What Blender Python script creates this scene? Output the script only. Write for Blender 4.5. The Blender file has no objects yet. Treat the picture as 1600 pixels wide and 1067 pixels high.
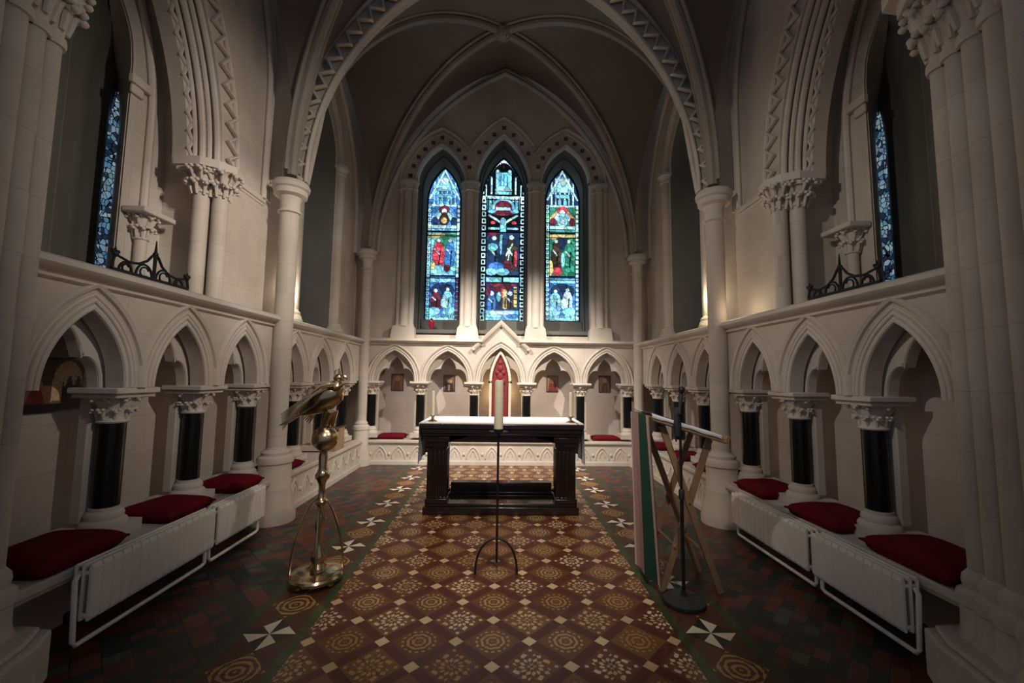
import bpy, math, random
import numpy as np
from mathutils import Vector, Matrix, noise
random.seed(7)
PI = math.pi
sc = bpy.context.scene
COL = sc.collection

# ------------------------------------------------------------------ materials
class X:
    """tiny expression wrapper over Math nodes"""
    def __init__(s, nt, v): s.nt, s.v = nt, v
    def _m(s, op, *a):
        n = s.nt.nodes.new('ShaderNodeMath'); n.operation = op
        for i, q in enumerate((s,) + a):
            q = q.v if isinstance(q, X) else q
            if isinstance(q, (int, float)): n.inputs[i].default_value = q
            else: s.nt.links.new(q, n.inputs[i])
        return X(s.nt, n.outputs[0])
    def __add__(s, o): return s._m('ADD', o)
    def __sub__(s, o): return s._m('SUBTRACT', o)
    def __mul__(s, o): return s._m('MULTIPLY', o)
    def __truediv__(s, o): return s._m('DIVIDE', o)
    def __lt__(s, o): return s._m('LESS_THAN', o)
    def __gt__(s, o): return s._m('GREATER_THAN', o)
    def abs(s): return s._m('ABSOLUTE')
    def floor(s): return s._m('FLOOR')
    def fract(s): return s._m('FRACT')
    def round(s): return s._m('ROUND')
    def sqrt(s): return s._m('SQRT')
    def sin(s): return s._m('SINE')
    def mod(s, o): return s._m('FLOORED_MODULO', o)
    def max(s, o): return s._m('MAXIMUM', o)
    def min(s, o): return s._m('MINIMUM', o)
    def atan2(s, o): return s._m('ARCTAN2', o)

def newmat(name):
    m = bpy.data.materials.new(name); m.use_nodes = True
    nt = m.node_tree; b = nt.nodes['Principled BSDF']
    return m, nt, b

def mix(nt, f, a, b):
    n = nt.nodes.new('ShaderNodeMix'); n.data_type = 'RGBA'
    for sck, v in ((n.inputs[0], f), (n.inputs[6], a), (n.inputs[7], b)):
        if isinstance(v, X): v = v.v
        if isinstance(v, (int, float)): sck.default_value = v
        elif isinstance(v, tuple): sck.default_value = (*v, 1) if len(v) == 3 else v
        else: nt.links.new(v, sck)
    return n.outputs[2]

def posxyz(nt):
    g = nt.nodes.new('ShaderNodeNewGeometry'); s = nt.nodes.new('ShaderNodeSeparateXYZ')
    nt.links.new(g.outputs['Position'], s.inputs[0])
    return g.outputs['Position'], X(nt, s.outputs[0]), X(nt, s.outputs[1]), X(nt, s.outputs[2])

def noise_tex(nt, vec, scale, detail=3, rough=.55):
    n = nt.nodes.new('ShaderNodeTexNoise'); n.inputs['Scale'].default_value = scale
    n.inputs['Detail'].default_value = detail; n.inputs['Roughness'].default_value = rough
    if vec is not None: nt.links.new(vec, n.inputs['Vector'])
    return X(nt, n.outputs[0])

def bump(nt, b, h, strength=.3, dist=.01):
    n = nt.nodes.new('ShaderNodeBump'); n.inputs['Strength'].default_value = strength
    n.inputs['Distance'].default_value = dist
    nt.links.new(h.v if isinstance(h, X) else h, n.inputs['Height'])
    nt.links.new(n.outputs[0], b.inputs['Normal'])

def stone(name, base, vary=.12, course=True, rough=.75):
    m, nt, b = newmat(name)
    P, x, y, z = posxyz(nt)
    n1 = noise_tex(nt, P, 1.3, 4); n2 = noise_tex(nt, P, 22, 3)
    dk = tuple(c*(1-vary*1.7)*k for c, k in zip(base, (1.0, .97, .93)))
    lt = tuple(min(1, c*(1+vary)) for c in base)
    col = mix(nt, (n1-.3)*2.2, dk, lt)
    pk = noise_tex(nt, P, .7, 2)
    col = mix(nt, ((pk-.5)*2.2).max(0.0), col, tuple(c*k for c, k in zip(base, (1.0, .88, .86))))
    if course:
        cb = nt.nodes.new('ShaderNodeCombineXYZ')
        nt.links.new((x+y).v, cb.inputs[0]); nt.links.new((z+.045).v, cb.inputs[1])
        br = nt.nodes.new('ShaderNodeTexBrick')
        nt.links.new(cb.outputs[0], br.inputs['Vector'])
        br.inputs['Scale'].default_value = 1.0
        br.inputs['Brick Width'].default_value = .62; br.inputs['Row Height'].default_value = .31
        br.inputs['Mortar Size'].default_value = .003; br.inputs['Mortar Smooth'].default_value = .3
        br.inputs['Color1'].default_value = (1, 1, 1, 1); br.inputs['Color2'].default_value = (.93, .92, .91, 1)
        br.inputs['Mortar'].default_value = (.80, .77, .74, 1)
        mm = nt.nodes.new('ShaderNodeMix'); mm.data_type = 'RGBA'; mm.blend_type = 'MULTIPLY'
        mm.inputs[0].default_value = 1
        nt.links.new(col, mm.inputs[6]); nt.links.new(br.outputs[0], mm.inputs[7]); col = mm.outputs[2]
    nt.links.new(col, b.inputs['Base Color'])
    b.inputs['Roughness'].default_value = rough
    bump(nt, b, n2, .22, .006)
    return m

def plain(name, base, rough=.5, metal=0, vary=.15, nscale=30, bs=.15, spec=.5, coat=0):
    m, nt, b = newmat(name)
    P = posxyz(nt)[0]
    n = noise_tex(nt, P, nscale, 3)
    col = mix(nt, n, tuple(c*(1-vary) for c in base), tuple(min(1, c*(1+vary)) for c in base))
    nt.links.new(col, b.inputs['Base Color'])
    b.inputs['Roughness'].default_value = rough; b.inputs['Metallic'].default_value = metal
    b.inputs['Specular IOR Level'].default_value = spec
    b.inputs['Coat Weight'].default_value = coat
    if bs: bump(nt, b, n, bs, .004)
    return m

M = {}
M['stone'] = stone('limestone', (.56, .51, .46))
M['carved'] = stone('carved limestone', (.59, .54, .485), course=False)
M['niche'] = stone('plastered niche', (.53, .47, .43), course=True)
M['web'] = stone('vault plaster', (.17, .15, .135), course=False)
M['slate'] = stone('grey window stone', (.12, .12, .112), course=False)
M['black'] = plain('black marble', (.006, .007, .007), .22, vary=.5, bs=0, spec=.3)
M['hole_shade'] = plain('painted hole shade', (.10, .07, .055), .9)  # dark colour stands in for the shade inside carved holes
M['iron'] = plain('black iron', (.012, .012, .013), .5, .3)
M['brass'] = plain('brass', (.60, .48, .30), .2, 1, vary=.25, nscale=14, bs=.25)
M['wax'] = plain('wax', (.86, .78, .58), .45, vary=.04, bs=.05)
M['wax'].node_tree.nodes['Principled BSDF'].inputs['Subsurface Weight'].default_value = .0
M['wax'].node_tree.nodes['Principled BSDF'].inputs['Subsurface Radius'].default_value = (.03, .015, .006)
M['embossed'] = plain('embossed brass', (.60, .48, .30), .24, 1, vary=.25, nscale=26, bs=1.0)
M['linen'] = plain('white linen', (.80, .80, .84), .85, vary=.05, nscale=80)
M['mahog'] = plain('dark mahogany', (.014, .006, .005), .28, vary=.5, nscale=12, bs=.1, coat=.3)
M['oak'] = plain('pale oak', (.34, .20, .11), .5, vary=.25, nscale=18)
M['box'] = plain('tan wood', (.36, .24, .14), .6, vary=.2)
M['red'] = plain('crimson velvet', (.125, .006, .014), .95, vary=.3, nscale=60, spec=.1)
M['redp'] = plain('red painted panel', (.17, .012, .016), .6, vary=.6, nscale=40)
M['cream'] = plain('cream painted stone', (.80, .70, .55), .6, vary=.05)
M['enamel'] = plain('white enamel', (.80, .76, .69), .35, vary=.04, bs=0)
M['green'] = plain('dark green cloth', (.008, .065, .045), .9, vary=.2)
M['pink'] = plain('pink lace cloth', (.46, .30, .29), .9, vary=.4, nscale=35)
M['palepink'] = plain('pale pink edging', (.66, .50, .50), .9, vary=.1)
M['rubber'] = plain('black rubber', (.02, .022, .025), .6)
M['redglass'] = plain('ruby glass', (.35, .01, .03), .15, vary=.1, bs=0)

def attr_mat(name, emit=0, rough=.6):
    m, nt, b = newmat(name)
    a = nt.nodes.new('ShaderNodeAttribute'); a.attribute_name = 'paint'
    if emit:
        b.inputs['Base Color'].default_value = (.01, .01, .01, 1)
        nt.links.new(a.outputs['Color'], b.inputs['Emission Color'])
        b.inputs['Emission Strength'].default_value = emit
        b.inputs['Roughness'].default_value = .3
    else:
        nt.links.new(a.outputs['Color'], b.inputs['Base Color']); b.inputs['Roughness'].default_value = rough
    return m
M['glass'] = attr_mat('stained glass', 1.0)
M['icon'] = attr_mat('painted icon', 0, .5)
# plain daylit leaded glass for the side lancets
m, nt, b = newmat('leaded glass')
P, x, y, z = posxyz(nt)
vor = nt.nodes.new('ShaderNodeTexVoronoi'); vor.feature = 'DISTANCE_TO_EDGE'; vor.inputs['Scale'].default_value = 20
nt.links.new(P, vor.inputs['Vector'])
vc = nt.nodes.new('ShaderNodeTexVoronoi'); vc.inputs['Scale'].default_value = 20; nt.links.new(P, vc.inputs['Vector'])
sp = nt.nodes.new('ShaderNodeSeparateColor'); nt.links.new(vc.outputs['Color'], sp.inputs[0])
c = mix(nt, X(nt, sp.outputs[0]), (.10, .30, .55), (.55, .75, .85))
c = mix(nt, X(nt, sp.outputs[1]) > .7, c, (.03, .05, .10))
c = mix(nt, X(nt, vor.outputs[0]) < .07, c, (0, 0, 0))
nt.links.new(c, b.inputs['Emission Color']); b.inputs['Emission Strength'].default_value = .4
b.inputs['Base Color'].default_value = (.02, .02, .02, 1)
M['lead'] = m

# floor -------------------------------------------------------------
def floor_mat():
    m, nt, b = newmat('encaustic tile floor')
    P, wx, wy, wz = posxyz(nt)
    s = .43
    x = wx + .033; y = wy - 2.37
    def white(u, v):
        cb = nt.nodes.new('ShaderNodeCombineXYZ'); nt.links.new(u.v, cb.inputs[0]); nt.links.new(v.v, cb.inputs[1])
        w = nt.nodes.new('ShaderNodeTexWhiteNoise'); w.noise_dimensions = '2D'; nt.links.new(cb.outputs[0], w.inputs['Vector'])
        return X(nt, w.outputs['Value'])
    u = (x+y)/s; v = (y-x)/s
    fu = (u-u.round()).abs(); fv = (v-v.round()).abs()
    iu = u.floor(); iv = v.floor()
    rnd = white(iu, iv); par = (iu+iv).mod(2.0)
    cu = u.fract()-.5; cv = v.fract()-.5
    r = (cu*cu+cv*cv).sqrt()
    nz = noise_tex(nt, P, 55, 3, .7); nb = noise_tex(nt, P, 2.2, 3)
    th = cv.atan2(cu)
    # motif masks
    w1 = ((r*62.0 + (th*8).sin()*.5 + nz*2.2).sin() > .05)*(r < .37)
    sp = ((th*16.0+nz*2.0).sin() > -.1)
    ring = w1*((r > .24)*sp + (r < .24)).min(1.0)
    q = ((th*4.0).sin().abs()*.20+.17)
    pet = ((th*12.0+r*18.0).sin()+(r*46.0).sin()+nz*1.2 > .75)*(r < q+.03)*(r > .03)
    corner = ((cu.abs()-.31).abs()+(cv.abs()-.31).abs() < .045)
    fl = (pet + corner).min(1.0)
    mot = fl*par + ring*((par*-1.0)+1.0)
    dk = mix(nt, nz, (.055, .013, .008), (.11, .028, .014))
    mid = mix(nt, white(iu+7.3, iv), (.10, .035, .010), (.17, .075, .022))
    gold = mix(nt, rnd, (.30, .16, .05), (.42, .30, .17))
    white_ = mix(nt, white(iu, iv+3.1), (.36, .20, .08), (.66, .55, .42))
    mc = mix(nt, par, gold, white_)
    quarter = white((cu.round()+cu.floor())*1.0+iu*2.0, cv.floor()+iv*2.0)
    mc = mix(nt, (quarter-.35)*.9, mc, (.36, .19, .055))
    tile = mix(nt, mot, mid, mc)
    # tile joint across the 2x2 block
    joint = (cu.abs().min(cv.abs()) < .006)
    tile = mix(nt, joint, tile, (.05, .03, .02))
    strip = fu.min(fv) < .107
    field = mix(nt, strip, tile, dk)
    cream = fu.max(fv) < .105
    crc = mix(nt, white(u.round(), v.round()), (.50, .36, .19), (.62, .50, .32))
    field = mix(nt, cream, field, crc)
    # side border
    ax = x.abs()
    ex = ax-1.335; k = ((y-.29)/.645); ey = (k-k.round())*.645
    dia = (ex.abs()+ey.abs() < .155)
    ang = ey.atan2(ex); sec = ((ang/(PI/4)).floor()).mod(2.0)
    pin = mix(nt, sec, (.012, .010, .008), (.70, .64, .50))
    k2 = k-.5; fy = (k2-k2.round())*.645
    d2 = ex.abs()+fy.abs(); dia2 = d2 < .155
    r2 = (ex*ex+fy*fy).sqrt()
    g2 = ((r2*170.0+nz*3.0).sin()+(ey*120.0).sin()*.6) > .1
    gol = mix(nt, g2, (.09, .035, .012), (.38, .23, .08))
    bd = mix(nt, nz, (.045, .012, .008), (.10, .03, .016))
    gr = ((ex.abs()-ey.abs()).abs() < .006)
    bd = mix(nt, gr, bd, (.03, .02, .015))
    bd = mix(nt, dia2, bd, gol); bd = mix(nt, dia, bd, pin)
    # outer plain tiles laid on the diagonal
    uo = (x+y)/.17; vo = (y-x)/.115
    ro = white(uo.floor(), vo.floor()); ro2 = white(vo.floor(), uo.floor()+9.0)
    oc = mix(nt, ro, (.085, .021, .015), (.15, .045, .026))
    oc = mix(nt, ro2 > .55, oc, (.020, .034, .028))
    oc = mix(nt, ro2 > .93, oc, (.07, .085, .06))
    go = (uo.fract()-.5).abs().max((vo.fract()-.5).abs()) > .475
    oc = mix(nt, go, oc, (.02, .014, .012))
    gk = (y/.30).fract() < .03
    green = mix(nt, noise_tex(nt, P, 6, 2), (.018, .035, .012), (.05, .075, .025))
    green = mix(nt, gk, green, (.01, .012, .006))
    col = mix(nt, ax > 1.115, field, green)
    col = mix(nt, ax > 1.175, col, bd)
    col = mix(nt, ax > 1.495, col, green)
    col = mix(nt, ax > 1.555, col, oc)
    mm = nt.nodes.new('ShaderNodeMix'); mm.data_type = 'RGBA'; mm.blend_type = 'MULTIPLY'; mm.inputs[0].default_value = 1
    nt.links.new(col, mm.inputs[6]); nt.links.new(mix(nt, nb, (.65, .65, .65), (1.2, 1.2, 1.2)), mm.inputs[7])
    nt.links.new(mm.outputs[2], b.inputs['Base Color'])
    b.inputs['Roughness'].default_value = .38
    rr = nz*.2+.28; nt.links.new(rr.v, b.inputs['Roughness'])
    bump(nt, b, nz, .12, .002)
    return m
M['floor'] = floor_mat()

# ------------------------------------------------------------------ mesh helpers
class MB:
    def __init__(s): s.v = []; s.f = []
    def add(s, vs, fs):
        o = len(s.v); s.v += [tuple(q) for q in vs]; s.f += [tuple(i+o for i in f) for f in fs]; return s
    def box(s, x0, y0, z0, x1, y1, z1, mat=None):
        vs = [(x, y, z) for z in (z0, z1) for y in (y0, y1) for x in (x0, x1)]
        if mat: vs = [tuple(mat @ Vector(q)) for q in vs]
        return s.add(vs, [(0, 2, 3, 1), (4, 5, 7, 6), (0, 1, 5, 4), (2, 6, 7, 3), (0, 4, 6, 2), (1, 3, 7, 5)])
    def lathe(s, prof, c=(0, 0, 0), n=24, sx=1, sy=1, ph=0):
        vs = []; fs = []
        for r, z in prof:
            for k in range(n):
                a = 2*PI*k/n+ph; vs.append((c[0]+r*math.cos(a)*sx, c[1]+r*math.sin(a)*sy, c[2]+z))
        for i in range(len(prof)-1):
            for k in range(n):
                a, b_ = i*n+k, i*n+(k+1) % n; fs.append((a, b_, b_+n, a+n))
        fs.append(tuple(range(n-1, -1, -1))); fs.append(tuple(range((len(prof)-1)*n, len(prof)*n)))
        return s.add(vs, fs)
    def tube(s, pts, r, n=8, closed=False, flat=None):
        """tube along pts; r number or list; flat=(kx) scales second axis"""
        P = [Vector(p) for p in pts]; N = len(P)
        R = r if isinstance(r, (list, tuple)) else [r]*N
        vs = []; fs = []; up = None
        for i in range(N):
            a = P[(i-1) % N] if (closed or i > 0) else P[i]; b_ = P[(i+1) % N] if (closed or i < N-1) else P[i]
            t = (b_-a); t = t.normalized() if t.length > 1e-9 else Vector((0, 0, 1))
            if up is None:
                up = Vector((0, 0, 1)) if abs(t.z) < .9 else Vector((0, 1, 0))
            sd = t.cross(up)
            if sd.length < 1e-6: sd = t.orthogonal()
            sd.normalize(); up = sd.cross(t).normalized()
            for k in range(n):
                an = 2*PI*(k+.5)/n
                vs.append(P[i]+sd*math.cos(an)*R[i]+up*math.sin(an)*R[i]*(flat or 1))
        for i in range(N if closed else N-1):
            j = (i+1) % N
            for k in range(n): fs.append((i*n+k, i*n+(k+1) % n, j*n+(k+1) % n, j*n+k))
        if not closed:
            fs.append(tuple(range(n-1, -1, -1))); fs.append(tuple((N-1)*n+k for k in range(n)))
        return s.add(vs, fs)
    def ball(s, c, rx, ry=None, rz=None, n=12, m=8, mat=None):
        ry = ry or rx; rz = rz or rx; vs = []; fs = []
        for i in range(m+1):
            t = PI*i/m
            for k in range(n):
                a = 2*PI*k/n; q = Vector((rx*math.sin(t)*math.cos(a), ry*math.sin(t)*math.sin(a), -rz*math.cos(t)))
                if mat: q = mat @ q
                vs.append((c[0]+q[0], c[1]+q[1], c[2]+q[2]))
        for i in range(m):
            for k in range(n): fs.append((i*n+k, i*n+(k+1) % n, (i+1)*n+(k+1) % n, (i+1)*n+k))
        return s.add(vs, fs)
    def prism(s, poly, f0, f1):
        """poly: 2d points; f0,f1 map 2d point to the two end caps"""
        n = len(poly); vs = [f0(p) for p in poly]+[f1(p) for p in poly]
        return s.add(vs, [tuple(range(n)), tuple(range(2*n-1, n-1, -1))]+[(i, i+n, (i+1) % n+n, (i+1) % n) for i in range(n)])
    def grid(s, fn, nu, nv):
        vs = [fn(i/nu, j/nv) for j in range(nv+1) for i in range(nu+1)]
        return s.add(vs, [(j*(nu+1)+i, j*(nu+1)+i+1, (j+1)*(nu+1)+i+1, (j+1)*(nu+1)+i) for j in range(nv) for i in range(nu)])
    def build(s, name, mat, parent=None, smooth=True, bevel=0, angle=40):
        me = bpy.data.meshes.new(name); me.from_pydata(s.v, [], s.f)
        import bmesh
        bm = bmesh.new(); bm.from_mesh(me)
        bmesh.ops.remove_doubles(bm, verts=bm.verts, dist=.00005)
        bmesh.ops.recalc_face_normals(bm, faces=bm.faces)
        if smooth:
            for f in bm.faces: f.smooth = True
            for e in bm.edges:
                if len(e.link_faces) == 2 and e.calc_face_angle(0) > math.radians(angle): e.smooth = False
        bm.to_mesh(me); bm.free()
        o = bpy.data.objects.new(name, me); COL.objects.link(o)
        me.materials.append(M[mat] if isinstance(mat, str) else mat)
        if parent:
            o.parent = parent; o.matrix_parent_inverse = Matrix.Translation(-Vector(parent.location)) if parent.type == 'EMPTY' else Matrix()
        if bevel:
            bv = o.modifiers.new('bevel', 'BEVEL'); bv.width = bevel; bv.segments = 2; bv.limit_method = 'ANGLE'
        return o

def thing(name, label, cat, loc, group=None):
    o = bpy.data.objects.new(name, None); COL.objects.link(o); o.location = loc
    o.empty_display_size = .1
    o['label'] = label; o['category'] = cat
    if group: o['group'] = group
    return o
def tag(o, label, cat, group=None, kind=None):
    o['label'] = label; o['category'] = cat
    if group: o['group'] = group
    if kind: o['kind'] = kind
    return o
def struct(name, label, cat, loc=(0, 0, 0)):
    o = thing(name, label, cat, loc); o['kind'] = 'structure'; return o
def copy_thing(o, loc, label, group=None):
    c = o.copy(); COL.objects.link(c); c.location = loc; c['label'] = label
    if group: c['group'] = group
    for ch in list(o.children):
        d = ch.copy(); COL.objects.link(d); d.parent = c
        for g in list(ch.children):
            e = g.copy(); COL.objects.link(e); e.parent = d
    return c

# ------------------------------------------------------------------ gothic helpers
def arch_fn(a, h):
    c = (h*h-a*a)/(2*a); R = a+c
    return lambda s: math.sqrt(max(0, R*R-(min(abs(s), a)+c)**2))
def arch_path(sc_, a, z0, h, n=14, off=0, drop=0):
    """pointed arch offset outward by off, n points per side"""
    c = (h*h-a*a)/(2*a); R = a+c+off
    t1 = math.acos(max(-1, min(1, c/R)))
    L = []
    for i in range(n+1):
        t = t1*i/n; L.append((sc_-(R*math.cos(t)-c), z0+R*math.sin(t)))
    pts = L+[(2*sc_-s, z) for s, z in reversed(L[:-1])]
    if drop: pts = [(pts[0][0], z0-drop)]+pts+[(pts[-1][0], z0-drop)]
    return pts
def map_side(sg, x0): return lambda s, z, d: (sg*(x0+d), s, z)
def map_back(y0): return lambda s, z, d: (s, y0+d, z)

def plate(mb, Mf, s0, s1, opens, zlow, ztop, d0, d1, soffit=True, ends=True):
    """wall plate with openings. opens: list of (centre, halfwidth, fn(s)->z). zlow: bottom elsewhere; ztop const or fn"""
    zt = ztop if callable(ztop) else (lambda s: ztop)
    S = [s0, s1]
    for c, a, fn in opens:
        for i in range(33): S.append(c-a+2*a*i/32)
        S += [c-a-1e-4, c+a+1e-4]
    if callable(ztop): S += [s0+(s1-s0)*i/60 for i in range(61)]
    S = sorted(set(round(q, 5) for q in S if s0-1e-6 <= q <= s1+1e-6))
    def zb(q):
        for c, a, fn in opens:
            if abs(q-c) <= a+2e-5: return min(fn(q-c), zt(q)-.001)
        return zlow
    for a, b in zip(S, S[1:]):
        za, zb_ = zb(a), zb(b)
        for d in (d0, d1):
            mb.add([Mf(a, za, d), Mf(b, zb_, d), Mf(b, zt(b), d), Mf(a, zt(a), d)], [(0, 1, 2, 3)])
        if soffit: mb.add([Mf(a, za, d0), Mf(b, zb_, d0), Mf(b, zb_, d1), Mf(a, za, d1)], [(0, 1, 2, 3)])
        mb.add([Mf(a, zt(a), d0), Mf(b, zt(b), d0), Mf(b, zt(b), d1), Mf(a, zt(a), d1)], [(0, 1, 2, 3)])
    if ends:
        for q in (s0, s1):
            mb.add([Mf(q, zb(q), d0), Mf(q, zb(q), d1), Mf(q, zt(q), d1), Mf(q, zt(q), d0)], [(0, 1, 2, 3)])

def sweep(mb, Mf, path, prof, closed_prof=True):
    """sweep profile [(n,d)] along a 2d path with mitred outward normals (left of travel)"""
    N = len(path); out = []
    for i, (s, z) in enumerate(path):
        ns = []
        for j in (i-1, i):
            if 0 <= j < N-1:
                ds, dz = path[j+1][0]-path[j][0], path[j+1][1]-path[j][1]; l = math.hypot(ds, dz) or 1
                ns.append((-dz/l, ds/l))
        nx = sum(q[0] for q in ns); nz = sum(q[1] for q in ns); l = math.hypot(nx, nz) or 1
        nx /= l; nz /= l; k = 1/max(.35, nx*ns[0][0]+nz*ns[0][1])
        out.append([Mf(s+n*nx*k, z+n*nz*k, d) for n, d in prof])
    m = len(prof); vs = [q for row in out for q in row]; fs = []
    for i in range(N-1):
        for k in range(m if closed_prof else m-1):
            a, b = i*m+k, i*m+(k+1) % m; fs.append((a, b, b+m, a+m))
    if closed_prof: fs += [tuple(range(m)), tuple((N-1)*m+k for k in range(m))]
    mb.add(vs, fs)
def circ(n0, d0, r, m=8, rd=None):
    return [(n0+r*math.cos(2*PI*k/m), d0+(rd or r)*math.sin(2*PI*k/m)) for k in range(m)]
def trefoil(a, h):
    cu = .42*a
    def f(s):
        s = abs(s)
        if s > cu:
            w = a-cu; t = (s-cu-.15*w)/(.85*w); t = max(-.2, min(1, t))
            return .44*h*math.sqrt(max(0, 1-t*t))
        return .36*h+arch_fn(cu, .5*h)(s)+(0 if s < cu*.97 else 0)
    return f

def foliage(mb, c, r0, r1, z0, z1, n, rows=2, square=False, seed=0):
    """curled stiff-leaf carving round a capital bell"""
    rnd = random.Random(seed)
    for j in range(rows):
        for k in range(n):
            a = 2*PI*(k+.5*j)/n+rnd.uniform(-.08, .08)
            f = (j+.65)/rows; rr = r0+(r1-r0)*f; zz = z0+(z1-z0)*f
            sz = (z1-z0)/rows*.62
            ca, sa = math.cos(a), math.sin(a)
            k_ = 1/max(abs(ca), abs(sa)) if square else 1
            k_ = min(k_, 1.25)
            base = Vector((c[0]+ca*r0*.9, c[1]+sa*r0*.9, zz-sz*1.4))
            mid = Vector((c[0]+ca*rr*.92*k_, c[1]+sa*rr*.92*k_, zz-sz*.1))
            tip = Vector((c[0]+ca*(rr+sz*.38)*k_, c[1]+sa*(rr+sz*.38)*k_, zz+sz*.30))
            mb.tube([base, base.lerp(mid, .6), mid, tip], [sz*.16, sz*.22, sz*.24, sz*.16], 6)
            w_ = sz*.34
            for e in (-1, 0, 1):
                mb.ball((tip.x-sa*w_*e-ca*sz*.1*abs(e), tip.y+ca*w_*e-sa*sz*.1*abs(e), tip.z-sz*(.12+.22*(e == 0))+sz*.12*abs(e)), sz*.27, sz*.27, sz*.24, n=8, m=6)

# ================================================================== FLOOR
o = MB().box(-4.2, -1.5, -.12, 4.2, 8.6, 0).build('floor', 'floor', smooth=False)
tag(o, 'patterned red, gold and cream encaustic tiled chapel floor', 'floor', kind='structure')

XN, XB = 2.50, 2.98                       # arcade front face and niche back, side walls
ZS, ZC, ZL = .46, 1.445, 2.185            # seat, abacus top, ledge top
YB = 7.50
NEAR_C = [2.95, 3.70, 4.45]; BACK_C = [5.45, 6.25, 7.08]
ARCH_S = [(2.575, .375), (3.325, .375), (4.075, .375), (5.07, .38), (5.85, .40), (6.665, .41)]
BX = [-2.40, -1.46, -.50, .45, 1.43, 2.36]

# ================================================================== SIDE WALLS
def arch_mouldings(Mf, parent, c, half, rise, ins=.12, ho=.135, z0=ZC, name='arch_moulding'):
    mb = MB(); a = half-ins
    p = arch_path(c, a, z0, rise)
    sweep(mb, Mf, p, circ(.016, .004, .017))
    sweep(mb, Mf, p, circ(.052, -.002, .014)); sweep(mb, Mf, arch_path(c, a, z0, rise, off=ho*.62), circ(0, 0, .010))
    p2 = arch_path(c, a, z0, rise, off=ho)
    sweep(mb, Mf, p2, [(-.018, .005), (-.014, -.022), (.006, -.034), (.018, -.018), (.02, .005)])
    return mb.build(name, 'carved', parent)
def cusps(Mf, parent, c, half, rise, d0=.15, d1=.22, z0=ZC, ins=.14):
    mb = MB(); a = half-ins; tf = trefoil(a, rise*.94)
    plate(mb, Mf, c-half+.03, c+half-.03, [(c, a, lambda s: z0+tf(s))], z0, z0+rise+.08, d0, d1)
    pts = [(c-a+2*a*i/48, z0+tf(-a+2*a*i/48)) for i in range(49)]
    sweep(mb, Mf, pts, circ(.012, d0-.006, .011, 6))
    return mb.build('trefoil_cusping', 'carved', parent)

def ledge_profile(mb, Mf, s0, s1, d_in, ZL=ZL):
    prof = [(0, d_in), (0, -.06), (-.018, -.095), (-.05, -.10), (-.075, -.075), (-.085, -.03), (-.115, -.03), (-.125, -.012), (-.125, d_in)]
    vs = []
    for q in (s0, s1): vs += [Mf(q, ZL+z, d) for z, d in prof]
    n = len(prof)
    mb.add(vs, [tuple(range(n)), tuple(range(2*n-1, n-1, -1))]+[(i, i+1, i+1+n, i+n) for i in range(n-1)]+[(n-1, 0, n, 2*n-1)])

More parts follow.
